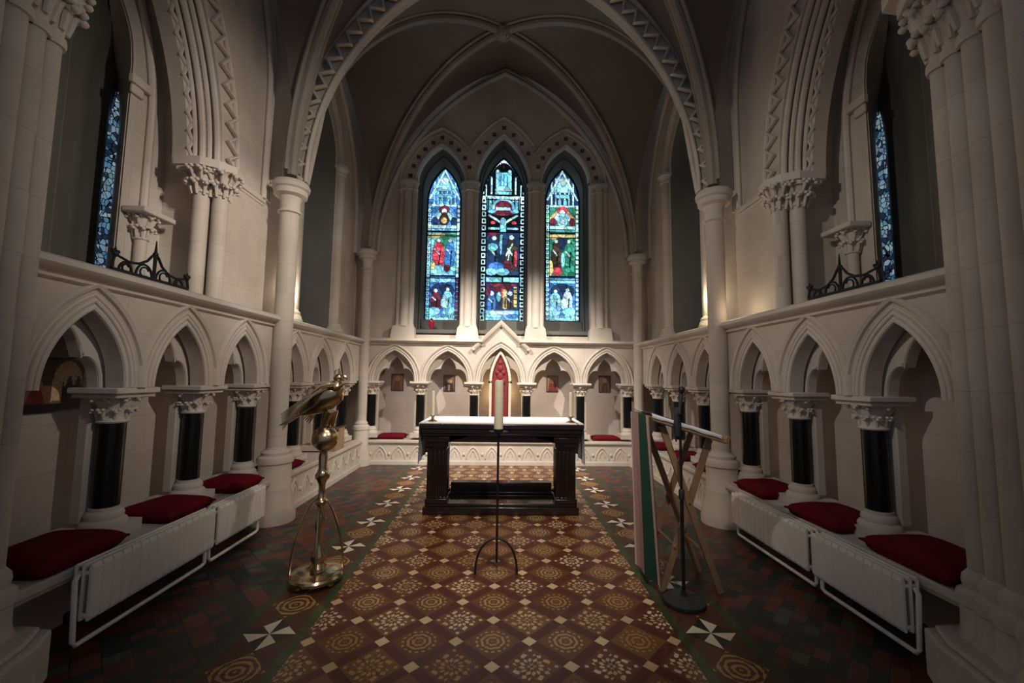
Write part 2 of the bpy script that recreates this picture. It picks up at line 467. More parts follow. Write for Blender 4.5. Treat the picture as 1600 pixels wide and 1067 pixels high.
WIN = {}
for sg, side in ((-1, 'left'), (1, 'right')):
    Mf = map_side(sg, XN)
    W = struct('wall_'+side, 'pale limestone %s side wall of the chapel with blind arcade and ledge' % side, 'wall', (sg*XB, 4.5, 0))
    # arcade face
    mb = MB(); opens = []
    for c, h in ARCH_S:
        a = h-.12; fn = arch_fn(a, .478); opens.append((c, a, (lambda f: (lambda s: ZC+f(s)))(fn)))
    plate(mb, Mf, 2.05, 7.5, opens, ZC, ZL-.03, 0, .12)
    mb.build('arcade_wall', 'stone', W)
    for c, h in ARCH_S:
        arch_mouldings(Mf, W, c, h, .478); cusps(Mf, W, c, h, .478)
    # niche back wall and closed top
    mb = MB(); mb.box(sg*XB, 1.95, 0, sg*(XB+.12), 7.95, 2.2); mb.build('niche_wall', 'niche', W)
    mb = MB(); ledge_profile(mb, Mf, 2.0, 4.56, .90); mb.build('ledge', 'carved', W)
    mb = MB(); ledge_profile(mb, Mf, 4.56, 7.5, .80); mb.build('ledge', 'carved', W)
    # ---- upper wall, near bay: plate with big arch opening
    a_ = .91; ctr = 3.01; zsp = 3.45
    big = arch_fn(a_, 2.05)
    U = map_side(sg, 2.72)
    mb = MB(); plate(mb, U, 1.6, 4.95, [(ctr, a_, lambda s: zsp+big(s))], ZL, 7.6, 0, .12)
    # jambs under the springing and the recess soffit
    mb.add([U(ctr+a_, ZL, 0), U(ctr+a_+.0, ZL, .6), U(ctr+a_, zsp, .6), U(ctr+a_, zsp, 0)], [(0, 1, 2, 3)])
    mb.add([U(ctr-a_, ZL, 0), U(ctr-a_, ZL, .6), U(ctr-a_, zsp, .6), U(ctr-a_, zsp, 0)], [(0, 1, 2, 3)])
    pth = arch_path(ctr, a_, zsp, 2.05)
    sweep(mb, U, pth, [(0, .1), (0, .62)], closed_prof=False)
    mb.add([U(4.95, ZL, .12), U(ctr+a_, ZL, .12), U(ctr+a_, 7.6, .12), U(4.95, 7.6, .12)], [(0, 1, 2, 3)])
    mb.build('upper_wall', 'stone', W)
    # orders of the big side arch
    def roll(path, prof, nm, mt='carved'):
        q = MB(); sweep(q, U, path, prof); return q.build(nm, mt, W)
    q = MB()
    for n0, d0, r in ((-.03, .035, .028), (-.075, .075, .022), (-.105, .12, .028), (-.13, .17, .02)):
        sweep(q, U, arch_path(ctr, a_, zsp, 2.05, off=n0), circ(0, d0, r))
    sweep(q, U, arch_path(ctr, a_, zsp, 2.05, off=.20), circ(0, -.01, .024))
    sweep(q, U, arch_path(ctr, a_, zsp, 2.05, off=-.16), [(-.03, .2), (.02, .2), (.16, .25), (.16, .33), (-.03, .33)])
    q.build('arch_moulding', 'carved', W)
    def zigzag(path_off, lo, hi, step, r, d, Mq, c_, a2, z2, h2, off0):
        q = MB(); P0 = arch_path(c_, a2, z2, h2, n=60, off=off0)
        # arc length resample
        L = [0]
        for i in range(1, len(P0)): L.append(L[-1]+math.dist(P0[i], P0[i-1]))
        tot = L[-1]; k = max(2, int(tot/step)); pts = []
        for i in range(k+1):
            t = tot*i/k; j = max(0, min(len(L)-2, next((m_ for m_ in range(len(L)) if L[m_] >= t), len(L)-1)-1))
            f = (t-L[j])/((L[j+1]-L[j]) or 1); s = P0[j][0]+(P0[j+1][0]-P0[j][0])*f; z = P0[j][1]+(P0[j+1][1]-P0[j][1])*f
            ds, dz = P0[j+1][0]-P0[j][0], P0[j+1][1]-P0[j][1]; l = math.hypot(ds, dz) or 1
            n = hi if i % 2 else lo
            pts.append(Mq(s-dz/l*n, z+ds/l*n, d))
        q.tube(pts, r, 6); return q
    zz = zigzag(0, .035, .175, .085, .024, -.028, U, ctr, a_, zsp, 2.05, 0)
    z2 = zigzag(0, .075, .215, .085, .012, -.012, U, ctr, a_, zsp, 2.05, 0); zz.add(z2.v, z2.f)
    zz.build('chevron_moulding', 'carved', W)
    zz = zigzag(0, -.02, .04, .08, .018, .19, U, ctr, a_, zsp, 2.05, -.17)
    z2 = zigzag(0, -.02, .02, .03, .007, .10, U, ctr, a_, zsp, 2.05, -.09); zz.add(z2.v, z2.f)
    zz.build('chevron_moulding', 'carved', W)
    # string course between cluster and chancel column
    mb = MB(); mb.box(sg*2.69, 4.12, 3.46, sg*2.74, 4.62, 3.52); mb.box(sg*2.705, 4.12, 3.43, sg*2.74, 4.62, 3.46)
    mb.build('string_course', 'carved', W, bevel=.01)
    # formeret rib of the near bay, edge rolls against the wall
    mb = MB()
    Fm = map_side(sg, 2.66)
    for off, r in ((0, .03), (.06, .018), (.11, .022)):
        pth = arch_path(3.2, 1.36, 4.7, 2.25, off=off); pth = [(1.84-off, 3.5)]+pth+[(4.56+off, 3.5)]
        sweep(mb, Fm, pth, circ(0, .03, r))
    mb.build('wall_rib', 'carved', W)
    # ---- outer wall of near recess with splayed lancet
    xo = 3.26
    O = map_side(sg, xo)
    wy0, wy1, gx = 2.86, 3.50, .52         # opening in wall plane; glass set back gx
    wz0, wzs = 2.32, 4.25
    cw, aw = (wy0+wy1)/2, (wy1-wy0)/2
    wf = arch_fn(aw, .62)
    mb = MB(); plate(mb, O, 1.95, 4.12, [(cw, aw, lambda s: wzs+wf(s))], ZL, 6.0, 0, .02, soffit=False)
    mb.build('outer_wall', 'stone', W)
    MB().box(sg*3.84, 1.2, 2.0, sg*3.94, 8.2, 7.6).build('outer_backing', 'slate', W)  # unseen slabs added to stop world light leaking round the lancets
    MB().box(sg*3.22, 4.2, 2.2, sg*3.9, 4.3, 7.6).build('outer_backing', 'slate', W)
    # far jamb (lit stone) and near splay (grey colour stands in for shade)
    mb = MB(); g0, g1 = 3.885, 3.97
    def gl(t):  # map opening param to glass param
        return g0+(g1-g0)*t
    outer = [(wy0, ZL), (wy0, wzs)]+arch_path(cw, aw, wzs, .62, 12)[1:-1]+[(wy1, wzs), (wy1, ZL)]
    def to_glass(s, z): return (g0+(s-wy0)/(wy1-wy0)*(g1-g0), ZL+.06+(z-ZL)*.76)
    half_i = len(outer)//2
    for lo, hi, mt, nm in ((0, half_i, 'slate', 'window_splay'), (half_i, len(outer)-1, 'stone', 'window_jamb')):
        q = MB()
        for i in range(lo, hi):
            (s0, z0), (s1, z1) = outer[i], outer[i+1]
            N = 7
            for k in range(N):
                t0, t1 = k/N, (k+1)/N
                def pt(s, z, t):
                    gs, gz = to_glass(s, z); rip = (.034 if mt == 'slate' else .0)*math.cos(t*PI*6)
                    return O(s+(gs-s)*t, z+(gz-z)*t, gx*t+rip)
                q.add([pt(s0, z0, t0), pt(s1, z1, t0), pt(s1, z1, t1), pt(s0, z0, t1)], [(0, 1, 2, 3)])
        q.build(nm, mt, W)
    q = MB()
    q.tube([O(wy0+.03, ZL, .03), O(wy0+.03, wzs, .03)]+[O(s, z, .03) for s, z in arch_path(cw, aw-.03, wzs, .56, 10)[1:11]], .022, 8)
    q.tube([O(3.13, ZL, .17), O(3.13, wzs-.1, .17)]+[O(3.13+(s-2.86)*.6, z-.1, .17+.02*i) for i, (s, z) in enumerate(arch_path(cw, aw-.03, wzs, .56, 10)[1:8])], .024, 8)
    q.tube([O(3.45, ZL, .33), O(3.45, wzs-.1, .33), O(3.5, wzs+.35, .35)], .024, 8)
    q.build('window_shaft', 'slate', W)
    q = MB(); q.box(sg*xo, 3.46, 4.05, sg*(xo-.05), 3.66, 4.13); q.box(sg*xo, 3.48, 3.97, sg*(xo-.03), 3.60, 4.05)
    q.build('impost', 'carved', W, bevel=.01)
    wn = 'window_%d' % (4 if sg < 0 else 5)
    q = MB(); pane = [to_glass(s, z) for s, z in outer]
    q.add([O(s, z, gx-.005) for s, z in pane], [tuple(range(len(pane)))])
    q.add([O(s, z, gx+.02) for s, z in pane], [tuple(range(len(pane)))])
    Wn = struct(wn, 'narrow daylit lancet window deep in the near bay of the %s wall' % side, 'window', (sg*(xo+gx), 3.9, ZL))
    q.build('pane', 'lead', Wn, smooth=False)
    # wall arch rib on the outer wall rising from the corbel
    q = MB(); pr = arch_path(2.98, .86, 3.85, 1.9)
    pr = arch_path(2.93, .76, 3.85, 1.75); pr = [(2.17, 2.98)]+pr+[(3.69, 2.98)]
    sweep(q, O, pr, circ(0, -.03, .03)); sweep(q, O, [(s+(.045 if s > 2.98 else -.045), z) for s, z in pr], circ(0, -.012, .018))
    q.build('wall_rib', 'carved', W)
    # ---- upper wall, back bay with window between engaged shafts
    a2, c2, zs2 = .50, 6.06, 4.85
    f2 = arch_fn(a2, .85)
    mb = MB(); plate(mb, map_side(sg, 2.72), 4.95, 7.64, [(c2, a2, lambda s: zs2+f2(s))], ZL, 7.6, 0, .14)
    mb.build('upper_wall', 'stone', W)
    V = map_side(sg, 2.72)
    oo = [(c2-a2, ZL), (c2-a2, zs2)]+arch_path(c2, a2, zs2, .85, 12)[1:-1]+[(c2+a2, zs2), (c2+a2, ZL)]
    # solid wall beside/below opening is handled by plate; reveal:
    q = MB()
    def tg(s, z): return (c2+(s-c2)*.55, ZL+.15+(z-ZL)*.9)
    for i in range(len(oo)-1):
        (s0, z0), (s1, z1) = oo[i], oo[i+1]
        for k in range(5):
            t0, t1 = k/5, (k+1)/5
            def pt(s, z, t):
                gs, gz = tg(s, z); return V(s+(gs-s)*t, z+(gz-z)*t, .5*t+.016*math.cos(t*PI*4))
            q.add([pt(s0, z0, t0), pt(s1, z1, t0), pt(s1, z1, t1), pt(s0, z0, t1)], [(0, 1, 2, 3)])
    q.add([V(c2-a2, ZL+.002, 0), V(c2+a2, ZL+.002, 0), V(*tg(c2+a2, ZL), .5), V(*tg(c2-a2, ZL), .5)], [(0, 1, 2, 3)])
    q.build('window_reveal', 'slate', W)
    Wn = struct('window_%d' % (6 if sg < 0 else 7), 'dim lancet window beyond the chancel arch in the %s wall' % side, 'window', (sg*3.2, c2, ZL))
    q = MB(); pn = [tg(s, z) for s, z in oo]
    q.add([V(s, z, .49) for s, z in pn], [tuple(range(len(pn)))]); q.add([V(s, z, .52) for s, z in pn], [tuple(range(len(pn)))])
    q.build('pane', 'lead', Wn, smooth=False)
    q = MB()
    for off in (.10, .19): sweep(q, V, arch_path(c2, a2, zs2+.1, .85, off=off), circ(0, -.01, .025))
    q.build('window_hood', 'carved', W)
    q = MB()
    for off, r in ((0, .035), (.06, .02)):
        pth = arch_path(6.05, 1.40, 4.3, 2.2, off=off); pth = [(4.65-off, 3.75)]+pth+[(7.45+off, 3.75)]
        sweep(q, V, pth, circ(0, -.02, r))
    q.build('wall_rib', 'carved', W)

# engaged window shafts of the back bay -- things
def shaft_thing(name, label, cat, x, y, z0, z1, r, capr, group=None, caph=.16, baseh=.2):
    t = thing(name, label, cat, (x, y, z0), group)
    MB().lathe([(r*1.9, 0), (r*1.9, baseh*.35), (r*1.75, baseh*.4), (r*1.6, baseh*.6), (r*1.45, baseh*.65), (r*1.5, baseh*.8), (r*1.1, baseh*.95), (r, baseh)], (x, y, z0)).build('base', 'carved', t)
    MB().lathe([(r, baseh), (r, z1-z0-caph)], (x, y, z0)).build('shaft', 'stone', t)
    h = z1-z0
    MB().lathe([(r, h-caph), (r*1.25, h-caph+.008), (r*1.25, h-caph+.022), (r*1.02, h-caph+.03), (r*1.15, h-caph*.6), (capr*.85, h-caph*.42), (capr*.85, h-caph*.35), (capr, h-caph*.3), (capr, h-.02), (capr*.96, h)], (x, y, z0)).build('capital', 'carved', t)
    return t
for sg, side in ((-1, 'left'), (1, 'right')):
    shaft_thing('window_column', 'slender engaged column on the far jamb of the %s side window beyond the chancel arch' % side, 'column', sg*2.70, 6.66, ZL, 4.95, .075, .13)
    shaft_thing('window_column', 'engaged column on the near jamb of the %s side window, half hidden by the chancel arch column' % side, 'column', sg*2.74, 5.42, ZL, 4.85, .07, .12)

# ================================================================== BACK WALL
WB = struct('wall_back', 'pale limestone east wall with blind arcade below and three lancets above', 'wall', (0, 7.9, 0))
Bk = map_back(YB)
mb = MB(); opens = []
BARCH = []
for i in range(5):
    c = (BX[i]+BX[i+1])/2; h = (BX[i+1]-BX[i])/2
    rise = .62 if i == 2 else .55
    BARCH.append((c, h, rise)); a = h-.10
    opens.append((c, a, (lambda f: (lambda s: ZC+f(s)))(arch_fn(a, rise))))
gap = lambda s: max(2.20, 2.50-abs(s+.025)*.98)
plate(mb, Bk, -2.7, 2.7, opens, ZC, gap, 0, .14)
mb.build('arcade_wall', 'stone', WB)
for c, h, rise in BARCH: arch_mouldings(Bk, WB, c, h+.0, rise, .10, .10); cusps(Bk, WB, c, h, rise)
MB().box(-3.1, 7.98, 0, 3.1, 8.1, 2.2).build('niche_wall', 'niche', WB)
mb = MB()
ledge_profile(mb, Bk, -2.7, -.36, .5, 2.215); ledge_profile(mb, Bk, .31, 2.7, .5, 2.215)
mb.build('ledge', 'carved', WB)
mb = MB(); gp = [(-.53, 2.03), (-.025, 2.525), (.48, 2.03)]
sweep(mb, Bk, gp, [(-.05, .02), (-.05, -.03), (-.02, -.07), (.02, -.08), (.035, -.05), (.035, .14)])
for s in (-.52, .47): mb.ball(Bk(s, 2.03, -.05), .035)
mb.build('gable_moulding', 'carved', WB)
# upper wall with three lancet openings; ornament order
UB = map_back(7.62)
LX = [(-1.20, .46, .80, 5.12), (-.025, .50, 1.0, 5.14), (1.165, .46, .80, 5.16)]
mb = MB()
plate(mb, UB, -3.0, 3.0, [(c, a, (lambda f, z: (lambda s: z+f(s)))(arch_fn(a, h), z)) for c, a, h, z in LX], ZL, 7.8, 0, .16)
for c, a, h, z in LX:
    for q in (c-a, c+a):
        mb.add([UB(q, 2.3, 0), UB(q, 2.3, .16), UB(q, z, .16), UB(q, z, 0)], [(0, 1, 2, 3)])
mb.box(-2.99, 7.635, 2.1, 2.99, 7.77, 2.30)
mb.build('upper_wall', 'stone', WB)
GL = [(-1.20, .325, 2.60, 5.02, .70), (-.02, .435, 2.62, 5.02, .94), (1.17, .335, 2.62, 5.05, .70)]
for i, (c, a, h, z) in enumerate(LX):
    gc, ga, gz0, gzs, gh = GL[i]
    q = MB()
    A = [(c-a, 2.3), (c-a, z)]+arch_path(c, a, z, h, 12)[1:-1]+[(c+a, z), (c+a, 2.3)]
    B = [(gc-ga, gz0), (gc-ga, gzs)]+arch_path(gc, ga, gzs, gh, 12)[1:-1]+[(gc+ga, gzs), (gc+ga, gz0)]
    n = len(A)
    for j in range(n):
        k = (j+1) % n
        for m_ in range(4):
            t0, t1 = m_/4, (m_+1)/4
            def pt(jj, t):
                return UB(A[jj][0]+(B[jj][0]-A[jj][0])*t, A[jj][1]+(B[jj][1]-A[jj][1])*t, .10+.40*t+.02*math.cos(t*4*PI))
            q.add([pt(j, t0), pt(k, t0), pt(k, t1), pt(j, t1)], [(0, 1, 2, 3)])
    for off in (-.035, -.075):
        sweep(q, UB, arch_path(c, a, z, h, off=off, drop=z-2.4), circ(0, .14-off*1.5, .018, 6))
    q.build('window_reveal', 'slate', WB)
    q = MB()
    sweep(q, UB, arch_path(c, a, z, h, off=.03), circ(0, -.005, .026))
    # hood mould, clipped where neighbouring hoods meet
    ho = arch_path(c, a, z, h, n=24, off=.30)
    lim0 = -.62 if i == 1 else (-9 if i == 0 else .575); lim1 = .575 if i == 1 else (-.62 if i == 0 else 9)
    ho = [p for p in ho if lim0 < p[0] < lim1]
    sweep(q, UB, ho, [(-.02, .01), (-.015, -.03), (.01, -.045), (.028, -.02), (.03, .01)])
    sweep(q, UB, [p for p in arch_path(c, a, z, h, n=24, off=.235) if lim0 < p[0] < lim1], circ(0, 0, .014, 6))
    q.build('hood_moulding', 'carved', WB)
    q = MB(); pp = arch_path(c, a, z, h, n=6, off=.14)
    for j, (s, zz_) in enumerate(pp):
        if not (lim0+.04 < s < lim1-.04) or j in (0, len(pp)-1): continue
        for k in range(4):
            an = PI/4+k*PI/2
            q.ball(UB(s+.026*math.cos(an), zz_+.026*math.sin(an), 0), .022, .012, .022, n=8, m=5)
    q.build('carved_flower', 'hole_shade', WB)
# outer wall arch on the back wall
q = MB()
for off, r in ((0, .04), (.075, .02)): sweep(q, UB, arch_path(-.01, 2.38, 3.8, 3.65, n=30, off=off-.06), circ(0, -.03, r))
q.build('wall_rib', 'carved', WB)

def cluster_shafts(label, x, ws, group):
    t = thing('window_column', label, 'column', (x, 7.6, 2.3), group)
    w0 = ws
    MB().prism([(-w0-.06, 0), (w0+.06, 0), (w0+.035, .2), (w0+.01, .23), (-w0-.01, .23), (-w0-.035, .2)],
               lambda p: (x+p[0], 7.49, 2.22+p[1]), lambda p: (x+p[0], 7.66, 2.22+p[1])).build('base', 'carved', t)
    for dx, r, y in ((-ws*.72, .05, 7.60), (0, .075, 7.57), (ws*.72, .05, 7.60)):
        MB().lathe([(r*1.3, .2), (r*1.3, .22), (r, .26), (r, 2.76), (r*1.25, 2.77), (r*1.25, 2.79), (r, 2.80), (r*1.15, 2.86)], (x+dx, y, 2.24)).build('shaft', 'carved', t)
    MB().lathe([(ws*.95, 0), (ws*1.1, .05), (ws*1.2, .06), (ws*1.25, .10), (ws*1.2, .115)], (x, 7.62, 5.09), sy=.62).build('capital', 'carved', t)
    return t
cluster_shafts('clustered window column between the left and middle stained glass lancets', -.64, .145, 'columns between the east lancets')
cluster_shafts('clustered window column between the middle and right stained glass lancets', .60, .145, 'columns between the east lancets')
cluster_shafts('clustered window column left of the left stained glass lancet', -1.80, .16, 'columns flanking the east lancets')
cluster_shafts('clustered window column right of the right stained glass lancet', 1.79, .16, 'columns flanking the east lancets')

# ------------------------------------------------------------------ stained glass
rng = np.random.default_rng(3)
def paint(wi, nx, nz):
    """returns nz x nx x 3 emission colours, row 0 = top"""
    Ci = np.zeros((nz, nx, 3)); U, Vv = np.meshgrid((np.arange(nx)+.5)/nx, (np.arange(nz)+.5)/nz)
    asp = GL[wi][1]*2/((GL[wi][3]+GL[wi][4])-GL[wi][2])
    C = dict(k=(.002, .004, .008), w=(.50, .78, .85), c=(.14, .50, .70), b=(.03, .16, .52), d=(.012, .03, .10), r=(.55, .015, .04), m=(.13, .010, .03), y=(.55, .40, .10), g=(.02, .22, .13), p=(.62, .80, .78), l=(.22, .62, .78), n=(.05, .03, .02))
    def setm(mask, col): Ci[mask] = C[col]
    def rect(u0, v0, u1, v1, col): setm((U >= u0) & (U < u1) & (Vv >= v0) & (Vv < v1), col)
    def ell(u, v, ru, rv, col): setm(((U-u)/ru)**2+((Vv-v)/rv)**2 < 1, col)
    def seg(u0, v0, u1, v1, w, col):
        ax, ay = (u1-u0), (v1-v0)/asp; l2 = ax*ax+ay*ay
        t = np.clip(((U-u0)*ax+(Vv-v0)/asp*ay)/l2, 0, 1)
        setm(((U-u0-t*ax)**2+((Vv-v0)/asp-t*ay)**2) < w*w, col)
    def person(u, v, h, robe, head='p', w=.11, halo=None):
        if halo: ell(u, v, .10, .10*asp, halo)
        ell(u, v+h*.55, w, h*.5, robe)
        setm((np.abs(U-u) < w*.95) & (Vv > v+h*.5) & (Vv < v+h), robe)
        ell(u, v, .055, .055*asp, head)
        seg(u-w*.6, v+h*.35, u+w*.2, v+h*.55, .022, head)
        seg(u+w*.3, v+h*.4, u+w*.1, v+h*.95, .012, 'k')
    if wi != 1:
        rect(0, 0, 1, .235, 'b' if wi == 0 else 'd')
        for u in (.18, .30, .42, .58, .70, .82): seg(u, .06, u, .235, .022, 'l' if wi == 0 else 'w')
        seg(.2, .16, .5, .05, .03, 'c'); seg(.8, .16, .5, .05, .03, 'c'); seg(.05, .2, .5, .01, .03, 'w'); seg(.95, .2, .5, .01, .03, 'w')
        rect(.33, .10, .67, .15, 'l'); rect(.3, .165, .7, .19, 'c'); ell(.5, .08, .12, .025, 'w'); rect(.36, .2, .46, .235, 'c'); rect(.54, .2, .64, .235, 'c')
        rect(0, .235, 1, .415, 'b' if wi == 0 else 'g')
        rect(0, .235, 1, .25, 'w')
        seg(.1, .34, .5, .25, .05, 'c' if wi == 0 else 'y'); seg(.9, .34, .5, .25, .05, 'c' if wi == 0 else 'y')
        ell(.5, .275, .17, .03, 'm' if wi == 0 else 'r'); ell(.5, .283, .08, .017, 'p')
        ell(.5, .335, .16, .045, 'n' if wi == 0 else 'l'); seg(.22, .36, .36, .30, .05, 'w'); seg(.78, .36, .64, .30, .05, 'w')
        ell(.22, .35, .1, .03, 'd' if wi == 0 else 'm'); ell(.8, .35, .1, .03, 'd' if wi == 0 else 'm'); ell(.5, .345, .09, .02, 'y' if wi == 0 else 'w')
        rect(.02, .375, .98, .395, 'w'); rect(.02, .40, .98, .41, 'c')
        rect(0, .425, 1, .70, 'c' if wi == 0 else 'g')
        rect(.05, .43, .55, .46, 'y'); rect(.55, .43, .95, .455, 'g' if wi == 0 else 'y'); ell(.5, .5, .3, .05, 'g' if wi == 0 else 'd')
        if wi == 0:
            person(.35, .475, .165, 'r', w=.19); person(.70, .475, .165, 'b', w=.16); ell(.36, .67, .2, .035, 'l'); ell(.62, .655, .1, .024, 'm'); ell(.2, .64, .06, .03, 'y')
        else:
            person(.32, .475, .17, 'n', w=.15); person(.70, .475, .18, 'g', w=.17); ell(.36, .67, .14, .03, 'r'); ell(.15, .65, .08, .05, 'y'); ell(.52, .6, .06, .05, 'l')
        rect(0, .70, 1, .712, 'k')
        rect(0, .712, 1, .99, 'b'); rect(.08, .72, .92, .745, 'l')
        ell(.5, .80, .36, .05, 'd')
        person(.30, .80, .12, 'm' if wi == 0 else 'l', w=.16); person(.66, .79, .13, 'c' if wi == 0 else 'w', w=.15)
        ell(.55, .88, .1, .03, 'w'); ell(.25, .93, .2, .025, 'l'); ell(.72, .93, .2, .03, 'c' if wi == 0 else 'l'); rect(.05, .955, .95, .985, 'l')
        for j in range(12):
            rect(.2+.05*j, .955, .22+.05*j, .97, 'b')
        for v in np.arange(.24, .98, .03):
            cc = 'w' if wi else ('w' if v < .72 else 'l')
            rect(0, v, .10, v+.019, cc); rect(.90, v, 1, v+.019, cc if v < .72 or wi else 'm')
            rect(.03, v+.004, .07, v+.012, 'm' if wi == 0 else 'g'); rect(.10, v-.01, .12, v+.03, 'k'); rect(.88, v-.01, .90, v+.03, 'k')
    else:
        rect(0, 0, 1, .26, 'k')
        hh = arch_fn(.5, .94/.87*.5*1.0)
        top = lambda u, k: (1-hh((u-.5))/hh(0))*.28*k
        for j in range(-11, 12):
            u = .5+j*.043; v = .28*(1-math.sqrt(max(0, 1-(abs(j)*.043/.5)**1.7)))+.01
            ell(u, v+.008, .022, .011, 'w')
        rect(.32, .085, .68, .19, 'l'); rect(.38, .10, .62, .17, 'c'); seg(.5, .1, .5, .17, .012, 'b'); seg(.42, .11, .42, .17, .01, 'b'); seg(.58, .11, .58, .17, .01, 'b')
        rect(.30, .19, .70, .20, 'w'); rect(.30, .205, .70, .225, 'c'); seg(.22, .12, .22, .22, .016, 'w'); seg(.78, .12, .78, .22, .016, 'w'); seg(.1, .17, .1, .23, .016, 'w'); seg(.9, .17, .9, .23, .016, 'w')
        seg(.5, .03, .5, .06, .012, 'r'); ell(.36, .08, .04, .01, 'w'); ell(.64, .08, .04, .01, 'w')
        rect(0, .235, 1, .255, 'w'); rect(0, .255, 1, .44, 'k')
        rect(.12, .262, .30, .32, 'c'); rect(.70, .262, .88, .32, 'c'); seg(.15, .25, .15, .33, .012, 'k'); seg(.85, .25, .85, .33, .012, 'k'); seg(.24, .25, .24, .3, .012, 'k'); seg(.76, .25, .76, .3, .012, 'k')
        ell(.5, .305, .27, .055, 'l'); ell(.5, .305, .20, .042, 'm'); rect(.2, .318, .8, .36, 'k'); rect(.33, .305, .67, .325, 'w'); ell(.5, .34, .3, .016, 'm')
        ell(.24, .33, .1, .012, 'c'); ell(.76, .33, .1, .012, 'c')
        seg(.18, .355, .46, .40, .025, 'w'); seg(.82, .355, .54, .40, .025, 'w'); ell(.5, .385, .06, .015, 'p'); seg(.5, .39, .5, .46, .07, 'l'); rect(.15, .43, .42, .443, 'l'); rect(.58, .43, .85, .443, 'l')
        ell(.27, .40, .06, .01, 'r'); ell(.75, .40, .06, .01, 'r')
        rect(.10, .455, .9, .72, 'd')
        ell(.28, .475, .12, .02, 'm'); seg(.46, .48, .44, .60, .03, 'l'); 
        person(.30, .495, .19, 'd', 'w', w=.15); ell(.27, .55, .12, .025, 'c'); person(.70, .49, .20, 'n', 'w', w=.14); seg(.72, .53, .58, .60, .02, 'w'); seg(.66, .56, .60, .68, .014, 'w')
        ell(.6, .66, .14, .03, 'm'); ell(.36, .67, .18, .03, 'b'); ell(.5, .70, .16, .022, 'l'); ell(.24, .70, .14, .022, 'c'); ell(.8, .62, .04, .05, 'r')
        rect(0, .722, 1, .73, 'k'); rect(.06, .732, .94, .762, 'l'); seg(.5, .73, .5, .765, .02, 'k')
        rect(.12, .765, .88, .93, 'd'); rect(.16, .77, .84, .785, 'm'); ell(.5, .80, .22, .03, 'm'); rect(.48, .80, .54, .86, 'r')
        person(.26, .83, .10, 'b', w=.1); ell(.42, .85, .05, .03, 'l'); person(.56, .82, .10, 'y', 'y', w=.06); person(.68, .83, .09, 'n', 'w', w=.07); rect(.76, .79, .84, .91, 'y'); ell(.18, .82, .06, .03, 'm')
        for v in (.80, .83, .86, .89): rect(.76, v, .84, v+.006, 'k')
        rect(.05, .93, .95, .99, 'c'); ell(.5, .945, .3, .012, 'w'); ell(.3, .965, .2, .01, 'l'); ell(.75, .965, .15, .012, 'b')
        for v in np.arange(.25, .98, .042):
            rect(.0, v, .105, v+.03, 'w'); rect(.895, v, 1, v+.03, 'w'); rect(.03, v+.007, .075, v+.022, 'k'); rect(.925, v+.007, .97, v+.022, 'k'); rect(.105, v-.01, .125, v+.04, 'k'); rect(.875, v-.01, .895, v+.04, 'k')
    # lead lines where colour changes, plus piece-to-piece variation
    d = np.zeros((nz, nx)); d[:, 1:] += np.abs(Ci[:, 1:]-Ci[:, :-1]).sum(2) > .03; d[1:, :] += np.abs(Ci[1:]-Ci[:-1]).sum(2) > .03
    seeds = rng.random((260, 2)); sv = rng.uniform(.45, 1.35, 260); tint = rng.normal(0, .10, (260, 3))
    D = ((U[..., None]-seeds[:, 0])**2+((Vv[..., None]-seeds[:, 1])/asp)**2)
    idx = D.argmin(2); Ci = Ci*sv[idx][..., None]*(1+tint[idx])
    e = np.zeros((nz, nx), bool); e[:, 1:] |= idx[:, 1:] != idx[:, :-1]; e[1:, :] |= idx[1:] != idx[:-1]
    Ci[e] *= .35; Ci[d > 0] *= .45
    lum = Ci.mean(2, keepdims=True)
    return np.clip(Ci*.82+lum*np.array([.30, .62, .72])*.35, .0005, 3)
GLASS_GAIN = 1.9
def glass(wi, name, label):
    gc, ga, z0, zs, h = GL[wi]; zt = zs+h; f = arch_fn(ga, h)
    nx = int(ga*2/.011); nz = int((zt-z0)/.011); Cc = paint(wi, nx, nz)
    y = 8.115; vs = []; fs = []; cols = []
    for j in range(nz+1):
        z = zt-(zt-z0)*j/nz
        for i in range(nx+1): vs.append((gc-ga+2*ga*i/nx, y, z))
    def inside(s, z): return z <= zs or z-zs <= f(s)
    for j in range(nz):
        for i in range(nx):
            zc = zt-(zt-z0)*(j+.5)/nz; s = -ga+2*ga*(i+.5)/nx
            if inside(s, zc-.008): fs.append((j*(nx+1)+i, (j+1)*(nx+1)+i, (j+1)*(nx+1)+i+1, j*(nx+1)+i+1)); cols.append(Cc[j, i])
    me = bpy.data.meshes.new('pane'); me.from_pydata(vs, [], fs)
    at = me.color_attributes.new('paint', 'FLOAT_COLOR', 'CORNER')
    arr = np.repeat(np.concatenate([np.array(cols)*GLASS_GAIN, np.ones((len(cols), 1))], 1), 4, axis=0).astype(np.float32)
    at.data.foreach_set('color', arr.ravel()); me.materials.append(M['glass'])
    t = struct(name, label, 'window', (gc, y, z0))
    o = bpy.data.objects.new('pane', me); COL.objects.link(o); o.parent = t; o.matrix_parent_inverse = Matrix.Translation(-Vector(t.location))
    q = MB()
    for z in ([3.47, 4.33] if wi != 1 else [3.53, 4.42]): q.box(gc-ga, y-.02, z-.008, gc+ga, y-.005, z+.008)
    sweep(q, map_back(y-.03), arch_path(gc, ga, zs, h, drop=zs-z0), [(-.012, 0), (-.012, .05), (.03, .05), (.03, 0)])
    q.box(gc-ga-.02, y-.03, z0-.04, gc+ga+.02, y+.02, z0)
    q.build('saddle_bar', 'iron', t)
    q = MB(); q.box(gc-ga-.18, 7.66, 2.33, gc+ga+.18, 8.12, 2.40); q.box(gc-ga-.05, 7.95, 2.40, gc+ga+.05, 8.12, 2.62)
    q.build('sill', 'slate', t, bevel=.01)
